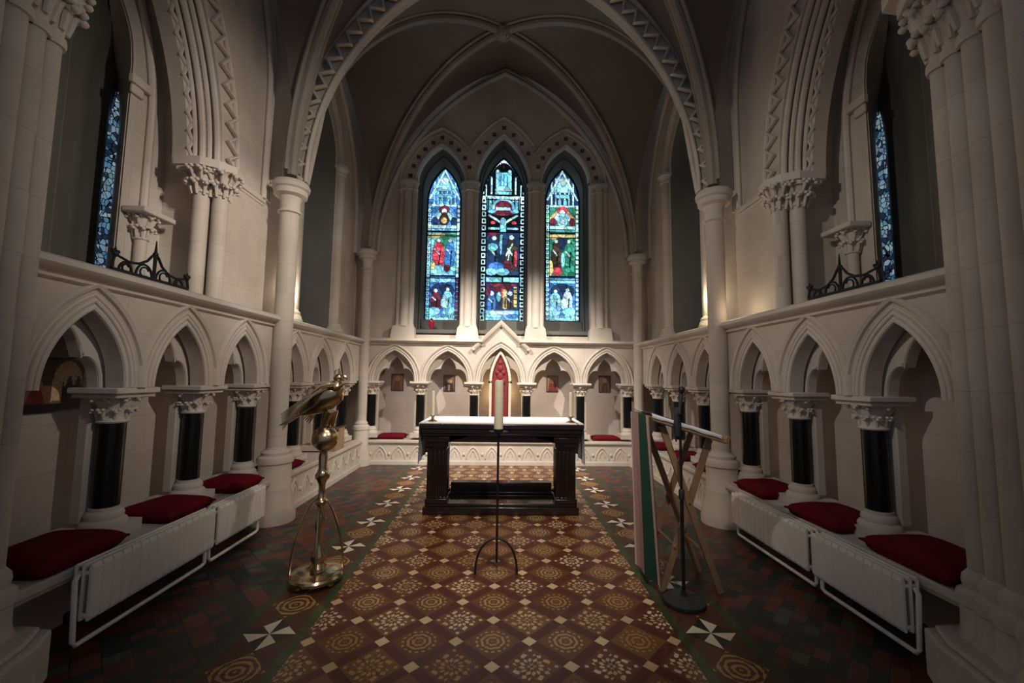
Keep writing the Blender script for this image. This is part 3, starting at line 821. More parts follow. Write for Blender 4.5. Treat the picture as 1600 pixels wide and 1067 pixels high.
glass(0, 'window_1', 'left stained glass lancet with red robed figure above the altar')
glass(1, 'window_2', 'tall middle stained glass lancet with crucifixion scene')
glass(2, 'window_3', 'right stained glass lancet with green robed figure')
MB().box(-3, 8.14, 2.2, 3, 8.2, 7).build('outer_backing', 'slate', WB)

# ================================================================== CHANCEL ARCH
T1 = struct('trim_1', 'great pointed chancel arch with chevron moulding', 'arch', (0, 4.6, 3.7))
ch_a, ch_h, ch_z = 2.25, 2.905, 3.72
A1 = map_back(4.62)
f1 = arch_fn(ch_a, ch_h)
mb = MB(); plate(mb, A1, -2.78, 2.78, [(0, ch_a, lambda s: ch_z+f1(s))], ch_z, 7.8, 0, .07)
mb.build('arch_wall', 'stone', T1)
def zigzag2(lo, hi, step, r, d, Mq, c_, a2, z2, h2):
    q = MB(); P0 = arch_path(c_, a2, z2, h2, n=90); L = [0]
    for i in range(1, len(P0)): L.append(L[-1]+math.dist(P0[i], P0[i-1]))
    tot = L[-1]; k = int(tot/step); pts = []; j = 0
    for i in range(k+1):
        t = tot*i/k
        while j < len(L)-2 and L[j+1] < t: j += 1
        f = (t-L[j])/((L[j+1]-L[j]) or 1); s = P0[j][0]+(P0[j+1][0]-P0[j][0])*f; z = P0[j][1]+(P0[j+1][1]-P0[j][1])*f
        ds, dz = P0[j+1][0]-P0[j][0], P0[j+1][1]-P0[j][1]; l = math.hypot(ds, dz) or 1; n = hi if i % 2 else lo
        pts.append(Mq(s-dz/l*n, z+ds/l*n, d))
    q.tube(pts, r, 6); return q
q = zigzag2(.03, .16, .095, .027, -.065, A1, 0, ch_a, ch_z, ch_h)
p2 = zigzag2(.065, .20, .095, .014, -.02, A1, 0, ch_a, ch_z, ch_h); q.add(p2.v, p2.f)
q.build('chevron_moulding', 'carved', T1)
q = MB()
pth = arch_path(0, ch_a, ch_z, ch_h, n=40)
sweep(q, A1, pth, circ(.012, -.010, .022)); sweep(q, A1, pth, circ(.016, .06, .02))
sweep(q, A1, arch_path(0, ch_a, ch_z, ch_h, n=40, off=.16), [(-.04, .05), (-.04, .24), (.1, .24), (.1, .05)])
sweep(q, A1, arch_path(0, ch_a, ch_z, ch_h, n=40, off=.245), circ(0, -.03, .024))
q.build('roll_moulding', 'carved', T1)

# ================================================================== VAULTS
def rib_pts(a, b, n=20, p=2.0):
    a = Vector(a); b = Vector(b); out = []
    for i in range(n+1):
        th = PI/2*i/n; t = 1-math.cos(th)
        out.append(Vector((a.x+(b.x-a.x)*t, a.y+(b.y-a.y)*t, a.z+(b.z-a.z)*math.sin(th))))
    return out
def wall_pts(cap, apex, n=20):
    """half pointed arch from cap to apex in a vertical plane"""
    cap = Vector(cap); apex = Vector(apex); a = math.hypot(apex.x-cap.x, apex.y-cap.y); h = apex.z-cap.z
    c = (h*h-a*a)/(2*a); R = a+c; t1 = math.acos(c/R); out = []
    for i in range(n+1):
        t = t1*i/n; q = (a-(R*math.cos(t)-c))/a
        out.append(Vector((cap.x+(apex.x-cap.x)*q, cap.y+(apex.y-cap.y)*q, cap.z+R*math.sin(t))))
    return out
def vault(name, label, caps, boss, apexes, lift=.06):
    """caps: 4 corners in order; apexes: wall arch apex between cap i and i+1"""
    V0 = struct(name, label, 'vault', (boss[0], boss[1], boss[2]))
    mb = MB()
    for i in range(4):
        for cap, ap in ((caps[i], apexes[i]), (caps[(i+1) % 4], apexes[i])):
            R = rib_pts(cap, boss); Wp = wall_pts(cap, ap); N = len(R)
            def fn(u, v):
                k = v*(N-1); j = min(N-2, int(k+1e-9)); f = k-j
                r_ = R[j].lerp(R[j+1], f); w = Wp[j].lerp(Wp[j+1], f); q = r_.lerp(w, u)
                return (q.x, q.y, q.z+lift)
            mb.grid(fn, 6, N-1)
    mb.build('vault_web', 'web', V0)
    for cap in caps:
        R = rib_pts(cap, boss, 26)
        q = MB(); q.tube(R, .055, 8)
        # side rolls
        d = (Vector(boss)-Vector(cap)); sd = Vector((-d.y, d.x, 0)).normalized()*.07
        q.tube([p+sd+Vector((0, 0, .045)) for p in R], .028, 6); q.tube([p-sd+Vector((0, 0, .045)) for p in R], .028, 6)
        q.build('vault_rib', 'web2', V0)
    q = MB(); q.lathe([(.03, -.10), (.10, -.09), (.13, -.04), (.13, .04), (.1, .1)], boss, 16)
    foliage(q, (boss[0], boss[1]), .08, .12, boss[2]-.09, boss[2]+.02, 8, 1)
    q.build('boss', 'web2', V0)
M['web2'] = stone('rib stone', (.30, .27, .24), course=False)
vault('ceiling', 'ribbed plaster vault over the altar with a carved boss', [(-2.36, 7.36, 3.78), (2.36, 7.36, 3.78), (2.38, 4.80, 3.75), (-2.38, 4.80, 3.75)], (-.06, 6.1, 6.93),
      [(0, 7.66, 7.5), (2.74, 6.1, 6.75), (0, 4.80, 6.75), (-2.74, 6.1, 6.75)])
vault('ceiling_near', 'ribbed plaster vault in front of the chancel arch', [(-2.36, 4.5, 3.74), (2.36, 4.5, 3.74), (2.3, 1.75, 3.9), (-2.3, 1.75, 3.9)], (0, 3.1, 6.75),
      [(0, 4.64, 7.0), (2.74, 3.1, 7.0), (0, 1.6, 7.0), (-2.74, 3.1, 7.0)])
bpy.data.objects['ceiling_near'].name = 'ceiling.001'

# ================================================================== BIG COLUMNS
def big_column(name, label, x, y, z1, r, rb, group, s=1):
    t = thing(name, label, 'column', (x, y, 0), group)
    MB().lathe([(rb*1.35, 0), (rb*1.35, .08), (rb*1.28, .12), (rb*1.02, .30), (rb, .33), (rb, .36), (rb*.97, .37), (rb*.97, .60), (rb*1.08, .61), (rb*1.1, .64), (rb*1.05, .67), (rb*.85, .69), (rb*.88, .72), (r*1.05, .75), (r, .77)], (x, y, 0), 28).build('base', 'carved', t)
    MB().lathe([(r, .77), (r, z1-.36)], (x, y, 0), 28).build('shaft', 'stone', t)
    R = r*2.0
    MB().lathe([(r, z1-.36), (r*1.25, z1-.35), (r*1.27, z1-.33), (r*1.05, z1-.32), (r*1.05, z1-.22), (r*1.2, z1-.17), (R*.88, z1-.15), (R*.9, z1-.10), (R*.86, z1-.09), (R*.98, z1-.075), (R*1.02, z1-.04), (R, z1-.03), (R*.93, z1)], (x, y, 0), 28).build('capital', 'carved', t)
big_column('stone_column', 'round stone column carrying the left end of the chancel arch', -2.42, 4.62, 3.70, .098, .165, 'chancel arch columns')
big_column('stone_column', 'round stone column carrying the right end of the chancel arch', 2.42, 4.60, 3.70, .098, .165, 'chancel arch columns')
big_column('stone_column', 'thin corner column at the left end of the altar wall', -2.44, 7.40, 3.78, .085, .13, 'corner columns')
big_column('stone_column', 'thin corner column at the right end of the altar wall', 2.44, 7.40, 3.78, .085, .13, 'corner columns')

# paired wall shafts with leafy capital
for sg, side in ((-1, 'left'), (1, 'right')):
    t = thing('clustered_column', 'pair of wall shafts under one leafy capital on the %s ledge' % side, 'column', (sg*2.76, 3.86, ZL), 'paired wall shafts')
    pos = [(sg*2.70, 3.90), (sg*2.83, 3.83)]
    for x, y in pos:
        MB().lathe([(.085, 0), (.085, .04), (.07, .05), (.066, .08), (.066, 1.02), (.080, 1.03), (.080, 1.05), (.066, 1.06)], (x, y, ZL), 20).build('shaft', 'stone', t)
    q = MB(); f = MB()
    for x, y in pos:
        q.lathe([(.066, 1.05), (.07, 1.10), (.11, 1.22), (.13, 1.24)], (x, y, ZL), 16)
        foliage(f, (x, y), .085, .155, ZL+1.03, ZL+1.25, 9, 2, seed=int(x*10))
    cp = q.build('capital', 'carved', t); f.build('foliage', 'carved', cp)
    q = MB()
    hexa = [(sg*2.60, 4.06), (sg*2.56, 3.90), (sg*2.64, 3.76), (sg*2.76, 3.68), (sg*3.00, 3.68), (sg*3.00, 4.06)]
    q.prism(hexa, lambda p: (p[0], p[1], ZL+1.25), lambda p: (p[0], p[1], ZL+1.325))
    hx = [(sg*2.62, 4.06), (sg*2.58, 3.90), (sg*2.66, 3.78), (sg*2.78, 3.70), (sg*2.98, 3.70), (sg*2.98, 4.06)]
    q.prism(hx, lambda p: (p[0], p[1], ZL+1.21), lambda p: (p[0], p[1], ZL+1.25))
    q.build('abacus', 'carved', t, smooth=False)
    # corbel capital on outer wall
    t = thing('wall_corbel', 'small leafy corbel capital high on the %s wall above the iron cresting' % side, 'corbel', (sg*3.2, 3.66, 2.5))
    MB().lathe([(.045, 0), (.045, .52), (.056, .525), (.056, .54), (.045, .545)], (sg*3.2, 3.66, ZL), 14).build('shaft', 'stone', t)
    q = MB(); q.lathe([(.045, .54), (.06, .64), (.10, .74)], (sg*3.2, 3.66, ZL), 14); foliage(q, (sg*3.2, 3.66), .055, .10, ZL+.55, ZL+.74, 8, 2, seed=4)
    q.build('capital', 'carved', t)
    MB().box(sg*3.05, 3.50, ZL+.73, sg*3.25, 3.84, ZL+.78).build('abacus', 'carved', t, bevel=.01)
    # near clustered pier
    t = thing('clustered_pier', 'massive clustered pier of shafts at the %s edge of the view' % side, 'pier', (sg*2.5, 1.9, 0), 'near piers')
    rows = [(2.44, 2.13, .055), (2.415, 2.03, .055), (2.40, 1.92, .065), (2.36, 1.79, .065), (2.30, 1.64, .08), (2.36, 1.48, .065)]
    MB().prism([(2.48, 2.17), (2.44, 2.05), (2.42, 1.9), (2.38, 1.75), (2.36, 1.4), (3.4, 1.4), (3.4, 2.14)], lambda p: (sg*p[0], p[1], 0), lambda p: (sg*p[0], p[1], 3.98)).build('core', 'stone', t, smooth=False)
    for x, y, r in rows:
        MB().lathe([(r*1.0, .60), (r, 3.30)], (sg*x, y, 0), 20).build('shaft', 'stone', t)
    q = MB()
    for x, y, r in rows:
        q.lathe([(r*2.1, 0), (r*2.1, .26), (r*1.75, .31), (r*1.7, .42), (r*1.9, .43), (r*1.95, .46), (r*1.85, .49), (r*1.4, .51), (r*1.5, .54), (r*1.4, .57), (r, .60)], (sg*x, y, 0), 20)
    q.build('base', 'carved', t)
    q = MB()
    for e, z0_, z1_ in ((0, 0, .24), (.03, .24, .27)):
        q.prism([(2.6, 2.31-e), (2.28+e, 2.30-e), (2.20+e, 2.16-e), (2.14+e, 1.9), (2.08+e, 1.38), (2.6, 1.38)], lambda p: (sg*p[0], p[1], z0_), lambda p: (sg*p[0], p[1], z1_))
    q.build('plinth', 'carved', t, smooth=False, bevel=.012)
    q = MB(); f = MB()
    for x, y, r in rows:
        q.lathe([(r*1.25, 3.28), (r*1.3, 3.30), (r*1.25, 3.33), (r, 3.34), (r*1.3, 3.45), (r*2.4, 3.66), (r*2.7, 3.70)], (sg*x, y, 0), 16)
        foliage(f, (sg*x, y), r*1.3, r*2.3, 3.40, 3.68, 7, 2, seed=int(y*9))
    cp = q.build('capital', 'carved', t); f.build('foliage', 'carved', cp)
    q = MB()
    for k, (z0_, z1_, e) in enumerate(((3.68, 3.76, .05), (3.76, 3.84, .10))):
        pl = [(2.62, 2.22+e), (2.36-e, 2.20+e*.8), (2.28-e, 2.10), (2.24-e, 1.9), (2.16-e, 1.4), (3.4, 1.4), (3.4, 2.22+e)]
        q.prism(pl, lambda p: (sg*p[0], p[1], z0_), lambda p: (sg*p[0], p[1], z1_))
    q.build('abacus', 'carved', t, smooth=False)
    # arch springing above pier
    q = MB(); q.prism([(2.55, 2.2), (2.35, 2.12), (2.3, 1.4), (3.4, 1.4), (3.4, 2.2)], lambda p: (sg*p[0], p[1], 3.84), lambda p: (sg*p[0], p[1], 6.9)); q.build('upper_pier', 'stone', t, smooth=False)

# ================================================================== ARCADE COLUMNS
def arcade_column(label, x, y, along, nd, group):
    """along: 'x' or 'y' direction of the wall; nd: unit depth direction (into wall)"""
    t = thing('marble_column', label, 'column', (x, y, ZS), group)
    cx = 'y' == along
    def bx(q, hw, d0, d1, z0, z1):
        # hw half width along the wall, d depth offsets from shaft centre into wall
        if cx: q.box(x+nd*d0, y-hw, z0, x+nd*d1, y+hw, z1)
        else: q.box(x-hw, y+nd*d0, z0, x+hw, y+nd*d1, z1)
        return q
    bx(MB(), .088, .08, .15, .56, ZC-.01).build('backing_pier', 'stone', t, bevel=.008)
    q = MB(); bx(q, .15, -.13, .22, ZS, .53)
    q.lathe([(.125, .53), (.125, .55), (.115, .565), (.10, .575), (.105, .60), (.098, .62), (.085, .63), (.085, .652)], (x, y, 0), 20); q.build('base', 'carved', t)
    MB().lathe([(.075, .652), (.075, 1.205)], (x, y, 0), 20).build('shaft', 'black', t)
    q = MB(); q.lathe([(.082, 1.205), (.09, 1.215), (.082, 1.235), (.078, 1.25), (.09, 1.31), (.12, 1.375)], (x, y, 0), 16)
    cp = q.build('capital', 'carved', t)
    q = MB(); foliage(q, (x, y), .085, .128, 1.235, 1.385, 9, 2, square=False, seed=int(x*7+y*13)); q.build('foliage', 'carved', cp)
    q = MB(); bx(q, .150, -.145, .15, 1.375, 1.405); bx(q, .170, -.17, .16, 1.405, ZC); q.build('abacus', 'carved', t, bevel=.008)
    return t
names_n = ['nearest', 'middle', 'farthest']
for sg, side in ((-1, 'left'), (1, 'right')):
    for i, y in enumerate(NEAR_C):
        lab = ['black marble arcade column on the near %s bench, nearest the camera', 'black marble arcade column on the near %s bench, second from the camera', 'black marble arcade column on the near %s bench, tight beside the chancel arch column'][i] % side
        arcade_column(lab, sg*2.66, y, 'y', sg, 'side arcade columns')
    for i, y in enumerate(BACK_C):
        lab = ['black marble arcade column on the %s wall, first beyond the chancel arch', 'black marble arcade column on the %s wall, second beyond the chancel arch', 'black marble arcade column on the %s wall, last before the altar wall corner'][i] % side
        arcade_column(lab, sg*2.66, y, 'y', sg, 'side arcade columns')
bl = ['black marble column on the altar wall, in the left corner', 'black marble column on the altar wall, between the two left pictures', 'black marble column left of the red shrine niche', 'black marble column right of the red shrine niche', 'black marble column on the altar wall, between the two right pictures', 'black marble column on the altar wall, in the right corner']
for i, x in enumerate(BX):
    arcade_column(bl[i], x+(.07 if i == 0 else -.07 if i == 5 else 0), YB+.09, 'x', 1, 'altar wall arcade columns')

# ================================================================== BENCHES
def relief(q, Mf, s0, s1, z0, z1, n):
    w = (s1-s0)/n
    for i in range(n):
        c = s0+w*(i+.5)
        sweep(q, Mf, arch_path(c, w*.36, z0, (z1-z0)*.9, n=6), circ(0, 0, .011, 6))
        sweep(q, Mf, arch_path(c, w*.14, z0+.04, (z1-z0)*.45, n=4), circ(0, 0, .008, 6))
    for i in range(n+1):
        c = s0+w*i; q.ball(Mf(c, z0+(z1-z0)*.35, 0), .022, .022, .03, n=8, m=5)
def bench(label, Mf, s0, s1, dfront, dback, zs, rel, inner=.07):
    t = thing('stone_bench', label, 'bench', Mf((s0+s1)/2, 0, (dfront+dback)/2))
    q = MB()
    def bb(da, db, za, zb):
        a = Mf(s0, za, da); b = Mf(s1, zb, db)
        q.box(min(a[0], b[0]), min(a[1], b[1]), za, max(a[0], b[0]), max(a[1], b[1]), zb)
    bb(dfront, dback, zs-.055, zs); bb(dfront+.018, dback, zs-.08, zs-.055)
    q.build('seat', 'carved', t, bevel=.012)
    q = MB(); bb(dfront+inner, dback, .0, zs-.08)
    if rel: bb(dfront+inner-.03, dback, 0, .06)
    q.build('body', 'carved', t)
    if rel:
        q = MB(); relief(q, lambda s, z, d: Mf(s, z, dfront+inner-.002+d), s0+.08, s1-.08, .10, zs-.09, rel); q.build('relief', 'carved', t)
    return t
for sg, side in ((-1, 'left'), (1, 'right')):
    Mz = map_side(sg, 0)
    bench('long stone bench along the near %s wall behind the white radiators' % side, Mz, 2.05, 4.46, 2.37, XB, ZS, 0, .32)
    bench('stone bench with carved front along the %s wall beyond the chancel arch' % side, Mz, 4.80, 7.30, 2.37, XB, ZS-.02, 8, .03)
bench('stone bench with carved arcaded front along the altar wall', map_back(0), -2.36, 2.36, 7.44, 7.98, .42, 14, .03)

# ================================================================== CUSHIONS
def cushion(label, x, y, z, wx, wy, h, rot, seed, group):
    t = thing('seat_cushion', label, 'cushion', (x, y, z), group)
    rnd = random.Random(seed); ph = rnd.random()*9
    q = MB(); N = 22
    def prof(u, v, top):
        a, b = 2*u-1, 2*v-1
        e = (max(0, 1-abs(a)**5)*max(0, 1-abs(b)**5))**.45
        n = noise.noise(Vector((a*1.3+ph, b*1.3, seed)))*.12*h
        pin = 1-.05*(abs(a)**2*(1-abs(b)**2)+abs(b)**2*(1-abs(a)**2))*1.0
        xx = a*wx/2*(1-.06*(1-b*b)*abs(a)); yy = b*wy/2*(1-.06*(1-a*a)*abs(b))
        zz = h*.45+(h*.55*e+n*e if top else -h*.45*min(1, e*1.6))
        c, s = math.cos(rot), math.sin(rot)
        return (x+xx*c-yy*s, y+xx*s+yy*c, z+zz)
    q.grid(lambda u, v: prof(u, v, True), N, N); q.grid(lambda u, v: prof(u, v, False), N, N)
    cov = q.build('cover', 'red', t, angle=70)
    q = MB(); ring = []
    for i in range(4*12):
        k, f = divmod(i, 12); f /= 12
        u, v = [(f, 0), (1, f), (1-f, 1), (0, 1-f)][k]; ring.append(prof(u, v, True))
    q.tube(ring, .008, 6, closed=True); q.build('piping', 'red', t)
G = 'crimson seat cushions'
cushion('dark crimson cushion on the left bench beside the near pier, nearest the camera', -2.585, 2.55, ZS, .44, .52, .12, .04, 1, G)
cushion('dark crimson cushion on the left bench between the first two black columns', -2.58, 3.37, ZS, .44, .46, .11, -.03, 2, G)
cushion('dark crimson cushion on the left bench against the chancel arch column', -2.58, 4.12, ZS, .42, .42, .11, .02, 3, G)
cushion('dark crimson cushion on the right bench beside the near pier, nearest the camera', 2.585, 2.50, ZS, .44, .56, .12, -.03, 4, G)
cushion('dark crimson cushion on the right bench between the first two black columns', 2.58, 3.24, ZS, .44, .50, .11, .05, 5, G)
cushion('dark crimson cushion on the right bench against the chancel arch column', 2.58, 4.04, ZS, .42, .46, .11, 0, 6, G)
cushion('red cushion on the left bench just beyond the chancel arch, behind the eagle lectern', -2.60, 5.06, ZS-.02, .38, .44, .09, 0, 7, G)
cushion('red cushion on the right bench just beyond the chancel arch, behind the folding lectern', 2.60, 5.06, ZS-.02, .38, .44, .09, 0, 8, G)
cushion('red cushion on the right bench, second beyond the chancel arch', 2.60, 5.85, ZS-.02, .38, .44, .09, 0, 9, G)
cushion('red cushion on the right bench nearest the altar wall', 2.60, 6.66, ZS-.02, .38, .44, .09, 0, 10, G)
cushion('red cushion on the altar wall bench under the far left picture', -1.97, 7.68, .42, .50, .34, .09, 0, 11, G)
cushion('red cushion on the altar wall bench seen under the left of the altar', -.85, 7.68, .42, .56, .34, .08, 0, 12, G)
cushion('red cushion on the altar wall bench seen under the right of the altar', .80, 7.68, .42, .50, .34, .08, 0, 13, G)
cushion('red cushion on the altar wall bench under the far right picture', 1.90, 7.68, .42, .50, .34, .08, 0, 14, G)

# ================================================================== RADIATORS
def radiator(label, sg, y0, y1, z0, z1, group):
    x0, x1 = 2.25, 2.355
    t = thing('radiator', label, 'radiator', (sg*2.3, (y0+y1)/2, 0), group)
    n = int((y1-y0)/.062); w = (y1-y0)/n
    q = MB()
    for i in range(n):
        a = y0+w*i+.003; b = y0+w*(i+1)-.003; zt = z1
        q.prism([(x0, z0+.02), (x0+.01, z0), (x0+.022, z0+.0), (x0+.026, z0+.02), (x0+.026, zt-.02), (x0+.02, zt), (x0+.008, zt), (x0, zt-.025)], lambda p: (sg*p[0], a, p[1]), lambda p: (sg*p[0], b, p[1]))
    q.box(sg*(x0+.004), y0, z0+.03, sg*(x0+.02), y1, z1-.03)
    q.build('front_panel', 'enamel', t, smooth=False, bevel=.004)
    q = MB()
    for x in (x0+.05, x0+.09):
        for i in range(n+1):
            yy = y0+(y1-y0)*i/n; q.tube([(sg*x, yy, z0+.01), (sg*x, yy, z1-.01)], .009, 6)
        q.tube([(sg*x, y0, z1-.012), (sg*x, y1, z1-.012)], .013, 6); q.tube([(sg*x, y0, z0+.015), (sg*x, y1, z0+.015)], .013, 6)
    for y in (y0+.01, y1-.01):
        for z in (z0+.03, z1-.05): q.tube([(sg*(x0+.01), y, z), (sg*(x0+.10), y, z)], .011, 6)
    q.build('rear_columns', 'enamel', t)
    for y in (y0+.12, y1-.12): MB().box(sg*(x0+.03), y-.015, z0+.05, sg*2.44, y+.015, z0+.08).build('bracket', 'enamel', t)
    q = MB(); q.tube([(sg*2.31, y0-.02, z1-.05), (sg*2.30, y0-.045, z1-.07), (sg*2.285, y0-.045, .10), (sg*2.285, y0-.03, .075), (sg*2.285, y1-.08, .075), (sg*2.285, y1-.05, .085), (sg*2.285, y1-.05, z0+.02)], .013, 8)
    pp_ = q.build('pipe', 'enamel', t)
    q = MB(); q.lathe([(.016, 0), (.022, .01), (.022, .05), (.012, .06)], (sg*2.33, y0-.03, z0+.01), 12); q.build('valve', 'iron', pp_)
radiator('near white radiator on the front of the left bench', -1, 2.46, 3.46, .18, .485, 'white radiators')
radiator('far white radiator on the front of the left bench', -1, 3.50, 4.16, .18, .485, 'white radiators')
radiator('near white radiator on the front of the right bench', 1, 2.38, 3.07, .155, .455, 'white radiators')
radiator('far white radiator on the front of the right bench', 1, 3.12, 4.12, .155, .455, 'white radiators')

# ================================================================== ALTAR
A = thing('altar_table', 'dark mahogany altar table on fluted square legs in the middle of the floor', 'table', (.01, 5.15, 0))
q = MB(); q.box(-.92, 4.75, .955, .935, 5.60, 1.012); q.box(-.90, 4.77, .905, .915, 5.58, .955); q.box(-.885, 4.785, .875, .90, 5.565, .905); q.build('table_top', 'mahog', A, bevel=.008)
q = MB(); q.box(-.86, 4.83, .80, .875, 4.87, .88); q.box(-.86, 5.48, .80, .875, 5.52, .88); q.box(-.85, 4.85, .80, -.81, 5.5, .88); q.box(.82, 4.85, .80, .86, 5.5, .88)
for sx, dr in ((-.60, 1), (.61, -1)):
    q.prism([(0, .88), (0, .80), (dr*.05, .825), (dr*.12, .835), (dr*.19, .85), (dr*.25, .88)], lambda p: (sx+p[0], 4.83, p[1]), lambda p: (sx+p[0], 4.86, p[1]))
q.build('apron', 'mahog', A)
for cx in (-.725, .745):
    for cy in (4.95, 5.40):
        q = MB(); hw = .10; cx += 0 if cy < 5 else (.05 if cx > 0 else -.05)
        q.box(cx-hw, cy-hw, .14, cx+hw, cy+hw, .79)
        for k in range(4):
            u = cx-hw+.028+k*.048; q.tube([(u, cy-hw-.003, .18), (u, cy-hw-.003, .70)], .016, 6)
            for e in (-1, 1): v = cy-hw+.028+k*.048; q.tube([(cx+e*(hw+.003), v, .18), (cx+e*(hw+.003), v, .70)], .016, 6)
        for z0_, z1_, e in ((.72, .745, .014), (.745, .80, .028), (.80, .86, .045), (.12, .17, .025), (.17, .19, .012)): q.box(cx-hw-e, cy-hw-e, z0_, cx+hw+e, cy+hw+e, z1_)
        q.build('leg', 'mahog', A, bevel=.006)
q = MB()
for e, z0_, z1_ in ((0, 0, .085), (-.02, .085, .12)):
    q.box(-.87-e, 4.81-e, z0_, .89+e, 5.03+e, z1_); q.box(-.87-e, 5.30-e, z0_, .89+e, 5.54+e, z1_)
    q.box(-.87-e, 4.9, z0_, -.60+e, 5.45, z1_); q.box(.62-e, 4.9, z0_, .89+e, 5.45, z1_)
q.box(-.62, 5.33, .10, .64, 5.47, .23)
q.build('plinth', 'mahog', A, bevel=.008)
# cloth
t = MB(); N = 40
t.box(-.875, 4.80, 1.012, .885, 5.585, 1.018)
for sg, x in ((-1, -.925), (1, .94)):
    def fn(u, v, off=0):
        y = 4.80+.785*u; fold = .010*math.sin(u*26+sg)*v+.006*math.sin(u*11)*v
        return (x+sg*(.004+fold+off)+0*v, y, 1.018-.46*v*(1-.10*math.sin(u*3.0)**2)+0)
    t.grid(lambda u, v: fn(u, v), 30, 14); t.grid(lambda u, v: fn(u, v, .004), 30, 14)
    t.box(min(x, sg*.87), 4.80, 1.012, max(x, sg*.87), 5.585, 1.018)
o = t.build('altar_cloth', 'linen'); tag(o, 'white linen cloth over the altar, hanging down at both ends', 'cloth')
def candlestick(x, y, label):
    t = thing('candlestick', label, 'candlestick', (x, y, 1.018), 'altar candlesticks')
    MB().lathe([(.055, 0), (.055, .008), (.03, .02), (.014, .03), (.02, .045), (.012, .055)], (x, y, 1.018), 18).build('foot', 'brass', t)
    MB().lathe([(.012, .055), (.035, .062), (.045, .075), (.04, .078), (.018, .075)], (x, y, 1.018), 18).build('drip_pan', 'brass', t)
candlestick(-.80, 4.93, 'small brass candlestick on the left end of the altar'); candlestick(.815, 4.93, 'small brass candlestick on the right end of the altar')
for x, lab in ((-.80, 'slim cream candle standing in the left altar candlestick'), (.815, 'slim cream candle standing in the right altar candlestick')):
    t = thing('candle', lab, 'candle', (x, 4.93, 1.09), 'altar candles')
    wb = MB().lathe([(.017, 0), (.0165, .27), (.012, .285), (.004, .287)], (x, 4.93, 1.092), 14).build('wax_body', 'wax', t)
    MB().tube([(x, 4.93, 1.375), (x, 4.93, 1.395)], .002, 5).build('wick', 'iron', t)

# ================================================================== PASCHAL CANDLE
px_, py_ = -.022, 3.45
t = thing('candle_stand', 'tall black iron floor stand with arched feet in front of the altar', 'stand', (px_, py_, 0))
MB().tube([(px_, py_, .10), (px_, py_, 1.09)], .010, 10).build('pole', 'iron', t)
for k, (dx, dy) in enumerate(((-.168, -.04), (.160, -.04), (0, .17))):
    pts = []
    for i in range(15):
        th = PI/2*i/14; f = 1-math.cos(th)
        pts.append((px_+dx*math.sin(th)**.9, py_+dy*math.sin(th)**.9, .262*math.cos(th)**.85 if i < 14 else 0.006))
    MB().tube(pts, .009, 8).build('foot', 'iron', t)
MB().lathe([(.012, 0), (.02, .01), (.075, .025), (.078, .03), (.03, .028), (.042, .035), (.042, .05), (.036, .05)], (px_, py_, 1.075), 20).build('cup', 'iron', t)
t = thing('paschal_candle', 'thick tall cream candle on the black iron floor stand', 'candle', (px_, py_, 1.11))
wb = MB().lathe([(.037, 0), (.036, .39), (.033, .405), (.02, .41)], (px_, py_, 1.11), 24).build('wax_body', 'wax', t)
MB().tube([(px_, py_, 1.515), (px_, py_, 1.535)], .002, 5).build('wick', 'iron', t)

# ================================================================== EAGLE LECTERN
ex, ey = -1.375, 3.30
t = thing('eagle_lectern', 'polished brass eagle lectern on a knopped stem left of the altar', 'lectern', (ex, ey, 0))
MB().lathe([(.175, .03), (.19, .035), (.195, .055), (.185, .07), (.165, .075), (.15, .09), (.06, .10), (.05, .12)], (ex, ey, 0), 32).build('base_plate', 'brass', t)
for k in range(4):
    a = PI/4+k*PI/2+.3
    MB().lathe([(.018, 0), (.03, .01), (.03, .025), (.015, .035)], (ex+.15*math.cos(a), ey+.15*math.sin(a), 0), 10).build('foot', 'brass', t)
for k in range(4):
    a = k*PI/2+.35; P_ = []
    for i in range(13):
        f = i/12; r = .165*(1-f)**.55*(1+.15*math.sin(f*PI))+.018; P_.append((ex+r*math.cos(a), ey+r*math.sin(a), .07+.55*f))
    MB().tube(P_, .008, 8).build('strut', 'brass', t)
MB().lathe([(.05, .10), (.062, .13), (.045, .16), (.055, .185), (.05, .22), (.03, .26), (.024, .30), (.024, .36), (.032, .40), (.036, .44), (.028, .50), (.022, .56), (.03, .575), (.046, .59), (.046, .605), (.03, .62), (.024, .66), (.024, .72), (.032, .75), (.052, .775), (.052, .80), (.034, .82), (.03, .85), (.034, .93), (.028, .96), (.036, .985), (.06, 1.0)], (ex+.03, ey-.05, 0), 24).build('stem', 'brass', t)
bx_, by_ = ex+.045, ey-.07
MB().ball((bx_, by_, 1.068), .095, n=24, m=16).build('orb', 'embossed', t)
q = MB()
for dx in (-.03, .03):
    q.tube([(bx_+.01+dx*.5, by_+dx, 1.14), (bx_+.02+dx*.4, by_+dx, 1.20), (bx_+.03, by_+dx*.8, 1.27)], [.022, .030, .048], 10)
    for k in (-1, 0, 1): q.tube([(bx_+.01+dx*.5, by_+dx, 1.15), (bx_+.045+dx*.5, by_+dx+k*.02, 1.135), (bx_+.065+dx*.5, by_+dx+k*.03, 1.115)], [.010, .009, .004], 6)
q.build('claw', 'brass', t)
bp = [(-.20, 1.25), (-.15, 1.285), (-.08, 1.33), (-.01, 1.375), (.04, 1.415), (.065, 1.46), (.07, 1.50)]
MB().tube([(bx_+a, by_, b) for a, b in bp], [.02, .055, .090, .108, .102, .072, .042], 14, flat=.95).build('body', 'brass', t)
q = MB(); q.ball((bx_+.075, by_, 1.525), .036, .030, .030, n=14, m=10); hd = q.build('head', 'brass', t)
q = MB(); q.tube([(bx_+.095, by_, 1.53), (bx_+.125, by_, 1.535), (bx_+.143, by_, 1.522), (bx_+.143, by_, 1.505)], [.018, .014, .008, .002], 8)
